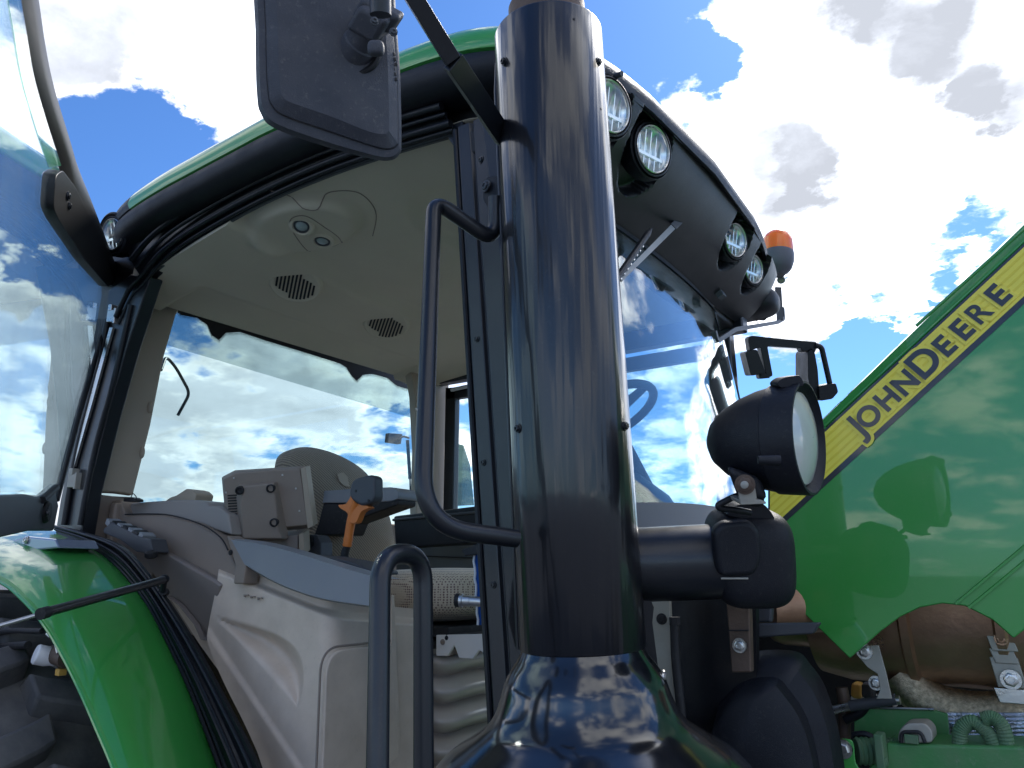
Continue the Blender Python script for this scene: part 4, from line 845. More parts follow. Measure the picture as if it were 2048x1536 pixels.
g = G(); g.prism([M_(x, y, .015) for x, y in ((597, 1068), (607, 1066), (609, 1110), (598, 1112))], tuple(FW*.07)); part('pedestal_edge', g, BEIGE, ped, bevel=.002)
# seat
seat = empty('driver_seat', (-1.9, 2.08, 1.8), TR)
XS = -2.13
bo = [(577, 935), (580, 908), (605, 894), (645, 895), (695, 915), (735, 944), (762, 985), (783, 1035), (793, 1090), (792, 1140), (700, 1160), (640, 1140), (622, 1060), (600, 1000)]
o2 = [ax(a, b, XS) for a, b in cat2(bo, 4, True)]
cen = sum(o2, V((0, 0, 0)))/len(o2); rows = []
for k, (s_, dx) in enumerate(((.02, .055), (.35, .052), (.65, .042), (.86, .022), (.96, .0), (1.0, -.03), (.98, -.07), (.90, -.10), (.6, -.12), (.02, -.12))):
    rows.append([cen+(p-cen)*s_+V((dx, 0, 0)) for p in o2])
g = G(); g.grid(rows, closed=True); bk = part('backrest', g, CLOTHB, seat, ang=80)
g = G(); g.prism([ax(x, y, XS+.058) for x, y in ((675, 948), (686, 945), (695, 955), (698, 974), (688, 972), (678, 962))], (.002, 0, 0)); part('cloth_label', g, BEIGE, bk)
g = G(); g.sell(V((-1.76, 2.06, 1.935)), V((.31, 0, .01)), V((0, .265, 0)), V((0, 0, .085)), 3.4, 56, 28); part('seat_cushion', g, CLOTH, seat, ang=80)
g = G(); g.box(V((-1.74, 2.06, 1.838)), V((.26, 0, 0)), V((0, .24, 0)), V((0, 0, .014))); g.box(V((-1.74, 2.06, 1.80)), V((.24, 0, 0)), V((0, .22, 0)), V((0, 0, .012))); g.tube([V((-1.47, 1.80, 1.825)), V((-1.47, 2.3, 1.825))], .01, 10); part('seat_frame', g, DARK, seat, bevel=.004)
# folded suspension bellows
rows = []; e = 5.0
for i in range(181):
    t = i/180; z = 1.79-.42*t; a = .5-.5*math.cos(t*2*math.pi*5.2); s_ = .76+.24*a**.55 if t > .05 else .88; hw = .21*s_+.02*t; hl_ = .235*s_+.02*t
    rows.append([V((-1.74+hl_*math.copysign(abs(math.cos(2*math.pi*k/72))**(2/e), math.cos(2*math.pi*k/72)), 2.06+hw*math.copysign(abs(math.sin(2*math.pi*k/72))**(2/e), math.sin(2*math.pi*k/72)), z+.005*math.sin(k*.35+1))) for k in range(72)])
g = G(); g.grid(rows, closed=True); part('suspension_bellows', g, mat('taupe_vinyl_bellows', (.68, .60, .52), .28, coat=.6, bump=.15, bscale=40), seat, ang=80)
g = G(); g.prism([ay(x, y, 1.80) for x, y in ((872, 1270), (970, 1268), (975, 1312), (958, 1300), (945, 1318), (918, 1316), (908, 1290), (895, 1312), (872, 1312))], (0, .01, 0)); bf = part('bellows_flange', g, mat('pale_flange', (.72, .68, .62), .35, coat=.3), seat, bevel=.002)
bolt(bf, ay(885, 1284, 1.797), (0, -1, 0), .006, TAUPE)
g = G(); g.box(V((-1.75, 2.1, 1.30)), V((.40, 0, 0)), V((0, .5, 0)), V((0, 0, .05))); part('cab_floor', g, GREYD, TR, bevel=.01)
# armrest of the seat with its black console arm
YA = 1.86
g = G(); po = roundpoly([ay(x, y, YA) for x, y in ((610, 984), (700, 978), (785, 974), (797, 984), (796, 998), (780, 1003), (690, 1006), (612, 1006))], [.01, .02, .02, .02, .01, .01, .01, .01], 4); g.prism(po, (0, .10, 0)); ar = part('armrest', g, GREYT, seat, bevel=.010, seg=3)
g = G(); g.prism([ay(x, y, YA+.005) for x, y in ((612, 1006), (690, 1006), (797, 999), (795, 1010), (740, 1030), (700, 1045), (690, 1070), (625, 1072), (612, 1040))], (0, .09, 0)); part('armrest_base', g, DARK, ar, bevel=.006)
g = G(); c = ay(622, 1095, 1.72); g.prism([ay(x, y, 1.72) for x, y in ((612, 1068), (634, 1070), (642, 1085), (642, 1112), (612, 1110))], (0, .05, 0)); hp = part('lumbar_control', g, GREYD, seat, bevel=.004)
g = G(); g.lathe(ay(617, 1083, 1.715), (0, -1, 0), [(-.01, .022), (.004, .021), (.006, .016), (.0, .014), (.0, 0)], 24); part('control_dial', g, DARK, hp)
g = G(); g.prism([ay(x, y, 1.95) for x, y in ((556, 936), (562, 924), (576, 922), (582, 938))], (0, .05, 0)); part('headrest_stub', g, DARK, seat, bevel=.008)
# gear lever with orange grip and black head
YG = 1.62
lv = empty('gear_lever', ay(690, 1125, YG), TR)
g = G(); g.tube(resamp([ay(686, 1130, YG), ay(690, 1105, YG), ay(696, 1088, YG)], 6), [.014, .013, .012, .0115, .011, .0105], 16); part('lever_shaft', g, DARK, lv)
g = G(); pts = cat([ay(x, y, YG) for x, y in ((694, 1093), (698, 1068), (703, 1040), (710, 1018), (718, 1004))], 5); n = len(pts); g.tube(pts, [.0125+.002*(k/n)+(.0016 if k in (1, 3) else 0)+.016*max(0, (k/n-.62))**1.0 for k in range(n)], 20); part('orange_grip', g, ORANGE, lv)
g = G(); g.prism(cat([ay(x, y, YG-.012) for x, y in ((676, 1010), (690, 1008), (698, 998), (703, 990), (712, 1000), (735, 1012), (738, 1016), (722, 1024), (712, 1045), (700, 1045), (694, 1026), (682, 1018))], 3, True), (0, .022, 0)); part('grip_flare', g, ORANGE, lv, bevel=.005)
g = G(); g.prism(cat([ay(x, y, YG-.022) for x, y in ((698, 985), (704, 962), (722, 953), (745, 951), (748, 975), (747, 998), (735, 1008), (718, 1010), (702, 998))], 3, True), (0, .042, 0)); lh = part('lever_head', g, GREYD, lv, bevel=.009, seg=3)
for x, y in ((712, 982), (737, 1001)): g = G(); g.lathe(ay(x, y, YG-.0225), (0, -1, 0), [(-.002, .004), (.001, .004), (.0012, 0)], 12); part('head_screw', g, DARK, lh)
g = G(); g.prism(cat([ay(x, y, 1.66) for x, y in ((732, 1128), (738, 1124), (765, 1126), (768, 1134), (755, 1146), (744, 1140))], 3, True), (0, .018, 0)); part('hand_throttle', g, MUST, TR, bevel=.003)
# dashboard end, rails and left wall seen behind the seat
g = G(); g.prism([ay(x, y, 2.55) for x, y in ((786, 1032), (950, 1012), (1000, 1010), (1000, 1085), (790, 1098))], (0, .05, 0)); lr = part('left_console_rail', g, PLAST, TR, bevel=.01)
g = G(); g.tube([ay(786, 1040, 2.545), ay(1000, 1020, 2.545)], .006, 8); part('rail_seam', g, GREYD, lr)
g = G(); g.prism([ay(x, y, 2.75) for x, y in ((792, 1098), (1000, 1082), (1000, 1260), (792, 1260))], (0, .03, 0)); lw = part('left_side_panel', g, mat('slate_plastic', (.13, .15, .165), .5, bump=.3), TR, bevel=.004)
g = G(); g.tube([ay(800, 1110, 2.745), ay(1000, 1118, 2.745)], .003, 6); part('panel_seam', g, DARK, lw)
g = G(); g.prism([ay(x, y, 2.60) for x, y in ((792, 1106), (832, 1098), (818, 1112), (812, 1122), (792, 1124))], (0, .02, 0)); part('seat_belt_anchor', g, ZINC, TR, bevel=.003)
g = G(); g.prism([V((-2.6, 1.40, 1.45)), V((-2.6, 2.95, 1.45)), V((-2.6, 2.95, 2.24)), V((-2.6, 1.40, 2.24))], (-.04, 0, 0)); part('rear_bulkhead', g, TAUPE, TR, bevel=.01)
# steering wheel and dash cowl
sw = empty('steering_wheel', (-1.22, 2.2, 2.4), TR)
swc = V((-1.20, 2.28, 2.52)); san = V((-.45, 0, .89)).normalized(); sa = V((0, 1, 0)); sb = san.cross(sa); R_ = .19
g = G(); g.tube([swc+(sa*math.cos(2*math.pi*k/64)+sb*math.sin(2*math.pi*k/64))*R_ for k in range(65)], .015, 14, cap=False); part('rim', g, GREYD, sw)
for k in range(3):
    a = k*2.094+.5; g = G(); g.tube([swc-san*.02, swc+(sa*math.cos(a)+sb*math.sin(a))*R_], [.022, .012], 10); part('spoke', g, GREYD, sw)
g = G(); g.lathe(swc-san*.04, san, [(0, .0), (0, .05), (.02, .055), (.035, .04), (.04, 0)], 28); g.tube([swc-san*.03, swc-san*.5], .045, 16); part('steering_column', g, DARK, sw)
g = G(); g.sell(V((-1.14, 2.25, 2.10)), V((.12, 0, 0)), V((0, .22, 0)), V((0, 0, .17)), 3.0); part('dashboard', g, GREYD, TR, ang=80)
g = G(); g.sell(V((-1.02, 2.3, 1.98)), V((.12, 0, 0)), V((0, .62, 0)), V((0, 0, .06)), 4.0); part('windscreen_cowl', g, PLAST, TR, ang=80)
g = G(); g.tube([ay(1268, 960, 1.75), ay(1330, 1000, 1.9), ay(1360, 1040, 1.95)], [.02, .016, .012], 12); part('dash_bar', g, GREYD, TR)
# key tag film and lock knob by the right pillar
g = G(); rows = []
for i in range(14):
    t = i/13; x = lerp(948, 957, t)+1.2*math.sin(i*2.2); y = lerp(1100, 1250, t); rows.append([ay(x, y, 1.62), ay(x+8, y, 1.63), ay(x+26, y+2, 1.62)])
g.grid(rows, thick=(0, .004, 0)); bl = part('blue_packet', g, BLUE, None); tag(bl, 'blue plastic packet with white crinkled edge tucked beside the right door pillar', 'packet')
g = G(); g.tube([r_[0]+V((0, -.002, 0)) for r_ in rows], .0032, 8); part('white_edge', g, WHITEP, bl)
g = G(); c = ay(940, 1202, 1.56); g.lathe(c, (-.9, -.35, .05), [(-.03, .012), (0, .012), (.0, .0135), (.018, .0135), (.019, .016), (.032, .016), (.034, .013), (.034, 0)], 24); kb = part('pin_knob', g, STEEL, TR)
g = G(); g.lathe(c+V((-.9, -.35, .05)).normalized()*.026, (-.9, -.35, .05), [(0, .0165), (.010, .0165), (.012, .014), (.012, 0)], 24); part('knob_cap', g, DARK, kb)
g = G(); g.prism([ay(x, y, 1.60) for x, y in ((922, 1100), (955, 1088), (960, 1108), (930, 1112))], (0, .02, 0)); part('latch_lever', g, DARK, TR, bevel=.002)

# ------------------------------------------------------------------ rear fender and wheel
GB = [(-60, 1040), (40, 1050), (130, 1070), (200, 1102), (250, 1145), (300, 1208), (340, 1285), (385, 1385), (440, 1536), (490, 1690)]
SB = [(60, 1045), (110, 1050), (165, 1062), (245, 1090), (295, 1140), (348, 1212), (398, 1292), (458, 1402), (525, 1536), (585, 1690)]
OB = [(-260, 1105), (-120, 1112), (0, 1140), (60, 1185), (105, 1240), (140, 1300), (175, 1370), (210, 1450), (246, 1536), (300, 1690)]
NF = 64
gb_ = resamp([ay(a, b, 1.28) for a, b in cat2(GB, 8)], NF); ob = resamp([ay(a, b, .99) for a, b in cat2(OB, 8)], NF)
hubc = V((-2.75, 1.05, 1.05))
rows = []
for t, lift in ((0, 0), (.02, .006), (.2, .016), (.45, .022), (.66, .020), (.80, .014), (.92, .004), (1.0, -.014), (1.0, -.034), (.985, -.033)):
    r_ = []
    for a, b in zip(gb_, ob):
        p = a.lerp(b, t); q = V((p.x-hubc.x, 0, p.z-hubc.z)).normalized(); r_.append(p+q*lift)
    rows.append(r_)
g = G(); g.grid(rows); fd = part('rear_fender', g, GREEN, TR, ang=40)
g = G(); g.tube([p+V((p.x-hubc.x, 0, p.z-hubc.z)).normalized()*.004 for p in rows[-2]], .005, 8); part('fender_rolled_edge', g, GREEN, fd)
sb_ = resamp([ay(a, b, 1.275) for a, b in cat2(SB, 8)], NF); gb2 = resamp([ay(a, b, 1.275) for a, b in cat2(GB[2:], 8)], NF); sb_ = resamp([ay(a, b, 1.275) for a, b in cat2(SB[1:], 8)], NF)
g = G(); g.grid([[a.lerp(b, t)+V((0, d, 0)) for a, b in zip(gb2, sb_)] for t, d in ((0, .03), (.0, 0), (.12, -.012), (.25, -.004), (.36, -.018), (.5, -.020), (.6, -.004), (.72, -.006), (.84, -.014), (.99, -.012), (1.0, -.002))]); sl_ = part('door_sill_seal', g, RUBBER, TR, ang=50)
for t, r in ((.14, .006), (.30, .005), (.56, .004), (.86, .005)):
    g = G(); g.tube([a.lerp(b, t)+V((0, -.014, 0)) for a, b in zip(gb2, sb_)], r, 8); part('rubber_lip', g, RUBBER, sl_)
# bright step plate at the fender crest
g = G(); g.prism([ay(x, y, 1.12) for x, y in ((-80, 1098), (0, 1088), (50, 1072), (110, 1078), (118, 1096), (0, 1108), (-80, 1120))], (0, .12, 0)); stp = part('fender_top_bracket', g, mat('glossy_pale_bracket', (.20, .24, .32), .12, coat=1.0), TR, bevel=.006)
bolt(stp, ay(52, 1080, 1.118), (0, -1, .3), .010, STEEL)
# rear wheel
wh = empty('rear_wheel', hubc, TR)
YW = 1.02; HWD = .27
prof = [(-HWD*.6, .52), (-HWD*.95, .62), (-HWD, .74), (-HWD*.94, .80), (-HWD*.7, .835), (-HWD*.3, .85), (HWD*.3, .85), (HWD*.7, .835), (HWD*.94, .80), (HWD, .74), (HWD*.95, .62), (HWD*.6, .52)]
WC = V((-2.75, YW, 1.05))
g = G(); g.lathe(WC, (0, 1, 0), prof, 120); part('tyre', g, TYRE, wh, ang=60)
g = G(); g.lathe(WC, (0, 1, 0), [(-.12, .0), (-.12, .20), (-.17, .24), (-.10, .40), (-.20, .50), (-.19, .525), (.19, .525), (.2, .5), (.12, .4), (.12, 0)], 60); part('rim', g, mat('yellow_wheel_paint', (.65, .48, .03), .4, coat=.5), wh)
lugme = {}
for side_ in (-1, 1):
    g = G(); n = 9; A, B_ = [], []
    for i in range(n):
        t = i/(n-1); y = side_*lerp(-.01, HWD*1.02, t); ang = lerp(.0, .10, t**.8); base = .845-.035*max(0, t-.6)/.4; hgt = .062 if t < .97 else .05
        w0 = .062; w1 = .044
        def P(a, rr): return V((rr*math.sin(a), y, rr*math.cos(a)))
        A.append([P(ang-w0, base-.01), P(ang-w1, base+hgt), P(ang+w1, base+hgt), P(ang+w0, base-.01)])
    g.grid(A, closed=True); o_ = len(g.v)-len(A)*4; g.f.append((o_+3, o_+2, o_+1, o_)); q = o_+(n-1)*4; g.f.append((q, q+1, q+2, q+3))
    me = mesh_of('lug', g, V((0, 0, 0)), ang=30); me.materials.append(TYRE); lugme[side_] = me
    for k in range(22):
        o = bpy.data.objects.new('lug', me); COL.objects.link(o); put(o, Matrix.Translation(WC) @ Matrix.Rotation(2*math.pi*(k+(.5 if side_ > 0 else 0))/22, 4, 'Y'), wh)
        bm_ = o.modifiers.new('bevel', 'BEVEL'); bm_.width = .008; bm_.segments = 2
# pipework glimpsed between tyre and fender
ax_w = empty('axle_fittings', ay(80, 1310, .99), TR)
g = G(); c = ay(80, 1310, .99); g.lathe(c, (-.25, -.9, .25), [(-.09, .019), (-.03, .020), (-.015, .024), (.008, .024), (.012, .021), (.012, 0)], 28); part('filter_bowl', g, WHITEP, ax_w)
g = G(); g.tube([ay(104, 1308, 1.02), ay(134, 1318, 1.02)], .022, 20); part('hydraulic_fitting', g, RUSTP, ax_w)
g = G(); g.tube([ay(112, 1322, 1.03), ay(128, 1330, 1.03)], .015, 8); g.tube(cat([ay(x, y, 1.0) for x, y in ((96, 1268), (110, 1280), (118, 1306))], 5), .006, 10); part('bright_pipe', g, STEEL, ax_w)
g = G(); g.box(ay(122, 1344, 1.02), V((.010, 0, 0)), V((0, .01, 0)), V((0, 0, .008))); part('tag_plate', g, MUST, ax_w, bevel=.002)
g = G(); g.box(V((-2.5, 1.75, 1.45)), V((.5, 0, 0)), V((0, .12, 0)), V((0, 0, .42))); part('axle_housing', g, DARK, ax_w, bevel=.03)
g = G(); g.tube(cat([ay(x, y, 1.0) for x, y in ((-60, 1275), (20, 1262), (60, 1262), (84, 1262))], 6), .007, 10); g.tube(cat([ay(x, y, 1.0) for x, y in ((-60, 1300), (20, 1292), (56, 1290))], 6), .010, 10); part('axle_hose', g, DARK, ax_w)
# gas strut of the door
g = G(); s0 = ay(326, 1160, 1.235); s1 = ay(95, 1224, .84); s2 = ay(-120, 1286, .66)
g.tube([s0, s0.lerp(s1, .25), s1], .0105, 18); gs = part('door_gas_strut', g, BLACKP, TR)
g = G(); g.tube([s1, s1.lerp(s1*2-s0, .05)], .0125, 16); part('strut_collar', g, DARK, gs)
g = G(); g.tube([s1, s2], .0045, 12); part('strut_rod', g, STEEL, gs)
g = G(); g.sell(ay(329, 1158, 1.245), V((.012, 0, 0)), V((0, .012, 0)), V((0, 0, .012)), 2.2); g.tube([ay(329, 1158, 1.245), ay(326, 1182, 1.26)], .008, 10); g.tube([ay(326, 1182, 1.26), ay(330, 1185, 1.30)], .012, 10); part('ball_joint', g, PLAST, gs)

# ------------------------------------------------------------------ open right door
DO = V((-2.60, 1.27, 0)); DD = V((.805, -.593, 0)).normalized(); DN = V((-DD.y, DD.x, 0))
if DN.dot(CAM-DO) < 0: DN = -DN
def D_(x, y, off=0.0): return apl(x, y, DO+DN*off, DN)
dr = empty('door', D_(170, 900), TR)
oute = [(40, -120), (64, -20), (76, 60), (94, 150), (121, 240), (150, 330), (182, 410), (238, 555)]
ine = [(-6, -120), (12, -20), (40, 60), (58, 150), (82, 240), (112, 330), (128, 410), (150, 470), (204, 570)]
inn = [(12, -120), (27, -20), (41, 60), (57, 150), (83, 240), (113, 330), (128, 420), (160, 490), (225, 580)]
a = resamp([D_(x, y) for x, y in cat2(oute, 6)], 50); b = resamp([D_(x, y) for x, y in cat2(inn, 6)], 50)
rows = [[p-DN*.012 for p in a], [p+DN*.006 for p in a], [p.lerp(q, .3)+DN*.020 for p, q in zip(a, b)], [p.lerp(q, .7)+DN*.020 for p, q in zip(a, b)], [q+DN*.004 for q in b], [q-DN*.012 for q in b]]
g = G(); g.grid(rows, closed=False); part('door_frame', g, SATINB, dr, ang=40)
gl = [D_(x, y) for x, y in cat2(inn, 4)]+[D_(215, 640), D_(165, 800), D_(118, 985)]+[D_(x, y) for x, y in ((100, 1004), (-200, 1010), (-600, 1010), (-600, -120))]
g = G(); g.prism(gl, tuple(DN*.006)); part('glass', g, GLASSD, dr)
c_ = resamp([D_(x, y) for x, y in cat2([(p[0]-22, p[1]+4) for p in inn[:6]], 6)], 40); d_ = resamp([D_(x, y) for x, y in cat2(inn[:6], 6)], 40)
g = G(); g.grid([[p+DN*.008 for p in c_], [p+DN*.011 for p in d_]], thick=tuple(-DN*.002)); part('glass_edge', g, glassmat('pale_glass_edge', (.72, .86, .80), 1.5), dr)
g = G(); g.prism(roundpoly([D_(x, y, .022) for x, y in ((112, 350), (126, 340), (150, 372), (200, 470), (228, 560), (218, 575), (170, 520), (118, 440), (107, 415))], .02, 3), tuple(-DN*.03)); lb = part('latch_bracket', g, SATINB, dr, bevel=.008, seg=3)
bolt(lb, D_(136, 392, .024), DN, .009, BLACKP); bolt(lb, D_(139, 412, .024), DN, .008, BLACKP)
# hinge side rubber and lower part of the door with its frit arc
g = G(); g.tube([D_(x, y, .004) for x, y in ((228, 570), (206, 660), (160, 820), (112, 1000))], .010, 12); part('hinge_edge_seal', g, RUBBER, dr)
low_ = [(-300, 1040), (-100, 1005), (0, 990), (50, 988), (92, 996), (112, 985), (118, 1010), (108, 1062), (60, 1062), (0, 1076), (-300, 1110)]
g = G(); g.prism([D_(x, y, .010) for x, y in low_], tuple(-DN*.03)); lp = part('lower_door_panel', g, GREYD, dr, bevel=.006)
g = G(); g.lathe(D_(90, 1024, .010), DN, [(-.01, .030), (.006, .030), (.012, .024), (.012, .0)], 28); g.tube([D_(84, 1000, .012), D_(112, 975, .012)], .010, 10); hn = part('hinge_boss', g, DARK, lp)
bolt(hn, D_(95, 1026, .022), DN, .007, BLACKP)
g = G()
for o_, r_ in ((4, .0019), (8.5, .0016), (13, .0012), (17, .0009)):
    for p in resamp([D_(x, y-o_, .008) for x, y in cat2([(-60, 998), (0, 988), (50, 986), (88, 992)], 6)], 34):
        u_ = ZU; g.add([p+(DD*math.cos(k*math.pi/3)+u_*math.sin(k*math.pi/3))*r_ for k in range(6)], [tuple(range(6))])
o = part('frit_dots', g, FRIT, dr); o['kind'] = 'stuff'

# ------------------------------------------------------------------ exhaust stack
EB = ad(1165, 1296, 1.25); ET = ad(1096, 74, 1.48); EA = (ET-EB).normalized(); EL = (ET-EB).length; RS = .1030
ex = empty('exhaust_stack', EB, TR)
tocam = (CAM-EB); tocam = (tocam-EA*tocam.dot(EA)).normalized()
g = G()
def shell(r, h0, h1, a0, a1, seg=96):
    a = tocam; b = EA.cross(a); rows = []
    for h in (h0, h1): rows.append([EB+EA*h+(a*math.cos(a0+(a1-a0)*k/seg)+b*math.sin(a0+(a1-a0)*k/seg))*r for k in range(seg+1)])
    return rows
A0 = math.radians(-165); A1 = math.radians(165)
hs = [0, .001, .01, .3, .6, .9, EL-.012, EL-.002, EL]
rows = []
for h, r in ((.004, RS-.004), (0, RS-.002), (.002, RS), (.25, RS), (.5, RS), (.75, RS), (EL-.003, RS), (EL, RS-.0015), (EL-.002, RS-.004), (.3, RS-.004)):
    rows.append(shell(r, h, h+.001, A0, A1)[0])
g.grid(rows); part('heat_shield', g, SHIELD, ex, ang=50)
# folded vertical flange along the left edge of the shield
for a_, w_ in ((math.radians(-96), .004),):
    b = EA.cross(tocam); p = EB+(tocam*math.cos(a_)+b*math.sin(a_))*(RS+.003)
    g = G(); g.tube([p+EA*.0, p+EA*.5, p+EA*(EL-.1), p+EA*(EL-.04)-b*(-.004)], w_, 10); part('shield_flange', g, BLACKP, ex)
g = G(); g.lathe(EB, EA, [(-.02, .074), (EL*.5, .074), (EL+.06, .074), (EL+.061, .069), (EL-.1, .069)], 48); part('inner_pipe', g, RUSTP, ex, label='tan weathered pipe end rising above the black shield')
def EP(x, y, out=0.0):
    # point on the shield surface along a bearing
    d = ray(x, y).normalized(); o_ = CAM-EB; dd = d-EA*d.dot(EA); oo = o_-EA*o_.dot(EA)
    A_ = dd.dot(dd); B_ = 2*dd.dot(oo); C_ = oo.dot(oo)-RS*RS; disc = B_*B_-4*A_*C_
    t = (-B_-math.sqrt(max(0, disc)))/(2*A_); p = CAM+d*t; n_ = (p-EB); n_ = (n_-EA*n_.dot(EA)).normalized(); return p+n_*out, n_
for x, y in ((1009, 123), (1196, 124), (1037, 857), (1249, 852)):
    p, n_ = EP(x, y); bolt(ex, p, n_, .0062, BLACKP, h=.006)
for x, y in ((1148, 38), (1202, 218)):
    p, n_ = EP(x, y, .0004); g = G(); g.lathe(p, n_, [(0, .0026), (.0004, 0)], 12); part('drilled_hole', g, DARK, ex)
# flared bell at the foot of the stack
pb = [(.002, RS-.004), (-.012, RS+.003), (-.030, RS+.0155), (-.050, RS+.0265), (-.075, RS+.0345), (-.098, RS+.0445), (-.118, RS+.061), (-.137, RS+.090), (-.155, RS+.120), (-.172, RS+.139), (-.190, RS+.153), (-.22, RS+.165), (-.30, RS+.18), (-.9, RS+.185)]
pc_ = cat2([(h, r) for h, r in pb], 5)
rows = []; b_ = EA.cross(tocam)
for h, r in pc_:
    rr_ = []
    for k in range(128):
        a = 2*math.pi*k/128; fl = max(0, min(1, (-h-.03)/.05))*max(0, min(1, (.17+h)/.05)); q = 1-.018*fl*math.exp(-((a if a < math.pi else a-2*math.pi)/.62)**8)
        rr_.append(EB+EA*h+(tocam*math.cos(a)+b_*math.sin(a))*r*q)
    rows.append(rr_)
g = G(); g.grid(rows, closed=True); bell = part('flared_base_shield', g, BELL, ex, ang=80)
p = ad(1314, 1340, 1.22); bolt(bell, EB-EA*.046+(p-EB-EA*(p-EB).dot(EA)).normalized()*(RS+.021), (p-EB), .009, STEEL)
g = G(); g.prism([ad(x, y, 1.29) for x, y in ((1284, 1182), (1300, 1196), (1308, 1215), (1305, 1245), (1312, 1300), (1318, 1345), (1288, 1300))], tuple(FW*.004)); part('shield_end_tab', g, BLACKP, ex, bevel=.001)
g = G(); g.prism([ad(x, y, 1.34) for x, y in ((1024, 1160), (1036, 1150), (1050, 1296), (1030, 1296), (1016, 1240))], tuple(FW*.03)); part('shield_rear_bracket', g, DARK, ex, bevel=.003)
# grab rail: one bent tube from the pillar bracket down to the shield
gp_ = [ad(990, 395, 1.44), ad(990, 430, 1.43), ad(967, 471, 1.42), ad(893, 408, 1.40), ad(869, 424, 1.38), ad(855, 700, 1.26), ad(846, 955, 1.14), ad(866, 1056, 1.12), ad(1030, 1076, 1.19)]
pth = fillet([ad(991, 395, 1.44), ad(990, 482, 1.43), ad(878, 400, 1.38), ad(866, 470, 1.36), ad(845, 985, 1.12), ad(880, 1057, 1.12), ad(1032, 1077, 1.19)], [.05, .035, .02, .10, .075, .03], 10)
pth = fillet([ad(991, 395, 1.44), ad(991, 486, 1.43), ad(868, 400, 1.38), ad(843, 1052, 1.10), ad(1032, 1077, 1.19)], [.045, .035, .11], 14)
g = G(); g.tube(pth, .0140, 28); gr = part('grab_rail', g, BLACKP, ex, ang=80)
pw = ad(840, 818, 1.17)-FW*.0130-RT*.004; g = G(); g.lathe(pw, (-RT*.3-FW), [(0, .0028), (.0006, 0)], 8, sx=.6); part('paint_chip', g, ZINC, gr)
# lower loop handrail
lp_ = fillet([ad(752, 1760, .90), ad(757, 1130, 1.05), ad(843, 1130, 1.13), ad(849, 1760, .98)], [.036, .036], 14)
lp_ = fillet([ad(752, 1760, .90), ad(761, 1108, 1.05), ad(846, 1108, 1.13), ad(848, 1760, 1.02)], [.045, .045], 18)
g = G(); g.tube(lp_, .0142, 28); part('step_handrail', g, BLACKP, TR, ang=80)

# ------------------------------------------------------------------ transverse arm with end cover and work lamp
AR = 1.30
g = G(); g.tube([ad(1230, 1130, 1.33), ad(1300, 1128, 1.32), ad(1440, 1122, AR), ad(1500, 1119, AR)], .0625, 44); arm = part('lamp_arm', g, BLACKP, TR, ang=60)
g = G(); cb = ad(1497, 1112, AR); ex_ = (RT*.995+ZU*.0).normalized()
g.sell(cb, RT*.068, FW*.07, UPV*.081-RT*.004, 3.6, 48, 32); part('arm_end_cover', g, PLAST, arm, ang=80)
g = G(); po = roundpoly([ad(x, y, 1.222) for x, y in ((1428, 1062), (1446, 1045), (1500, 1040), (1522, 1062), (1525, 1120), (1512, 1152), (1440, 1156), (1432, 1120))], .015, 4); g.prism(po, tuple(FW*.03)); part('cover_plate', g, PLAST, arm, bevel=.010, seg=4)
g = G(); g.tube([ad(1442, 1157, 1.224), ad(1496, 1157, 1.224)], .0016, 8); part('plate_gap', g, ZINC, arm)
g = G(); g.prism(roundpoly([ad(x, y, 1.25) for x, y in ((1450, 1032), (1470, 1010), (1525, 1004), (1548, 1030), (1556, 1060), (1500, 1040))], .01, 3), tuple(FW*.07)); part('cover_saddle', g, PLAST, arm, bevel=.008, seg=3)
# lamp
LNN = (RT*.80-FW*.59+UPV*.10).normalized(); LCc = ad(1606, 876, 1.17); RL = .0735
prof = [(-.150, 0), (-.148, .016), (-.138, .035), (-.118, .053), (-.09, .068), (-.062, .0775), (-.040, .0820), (-.0385, .0845), (.004, .0870), (.010, .0865), (.0105, .083), (.004, .081), (-.004, RL)]
g = G(); g.lathe(LCc, LNN, prof, 72); wl = part('large_work_lamp', g, PLAST, TR, ang=35)
g = G(); g.lathe(LCc, LNN, [(-.005, RL), (.001, RL*.95), (.008, RL*.7), (.013, RL*.35), (.015, .001)], 72); part('lens', g, LENSF, wl)
tl = ad(1577, 757, 1.17)
g = G(); g.prism(roundpoly([ad(x, y, 1.15) for x, y in ((1553, 766), (1566, 755), (1598, 750), (1604, 756), (1610, 772), (1560, 776))], .006, 3), tuple(FW*.035)); part('top_clip', g, PLAST, wl, bevel=.004)
g = G(); g.tube([ad(1516, 920, 1.075), ad(1560, 921, 1.072)], [.006, .008], 14); part('side_boss', g, PLAST, wl)
g = G(); g.taper([ad(x, y, 1.13) for x, y in ((1452, 930), (1520, 955), (1536, 1000), (1478, 1000))], [ad(x, y, 1.19) for x, y in ((1452, 930), (1520, 955), (1536, 1000), (1478, 1000))]); g.prism([ad(x, y, 1.14) for x, y in ((1490, 975), (1532, 985), (1533, 1016), (1500, 1016))], tuple(FW*.04)); part('lamp_stem', g, PLAST, wl, bevel=.01, seg=3)
g = G(); g.prism(roundpoly([ad(x, y, 1.118) for x, y in ((1475, 968), (1486, 953), (1500, 955), (1511, 975), (1515, 1004), (1480, 1006))], .006, 3), tuple(FW*.004)); g.prism([ad(x, y, 1.118) for x, y in ((1479, 1001), (1516, 999), (1532, 1003), (1533, 1008), (1482, 1010))], tuple(FW*.05)); mb = part('mounting_bracket', g, ZINC, wl, bevel=.0015, label='bare metal bracket plate with a nut')
nn = (-FW-RT*.35+UPV*.1).normalized(); c = ad(1490, 969, 1.117)
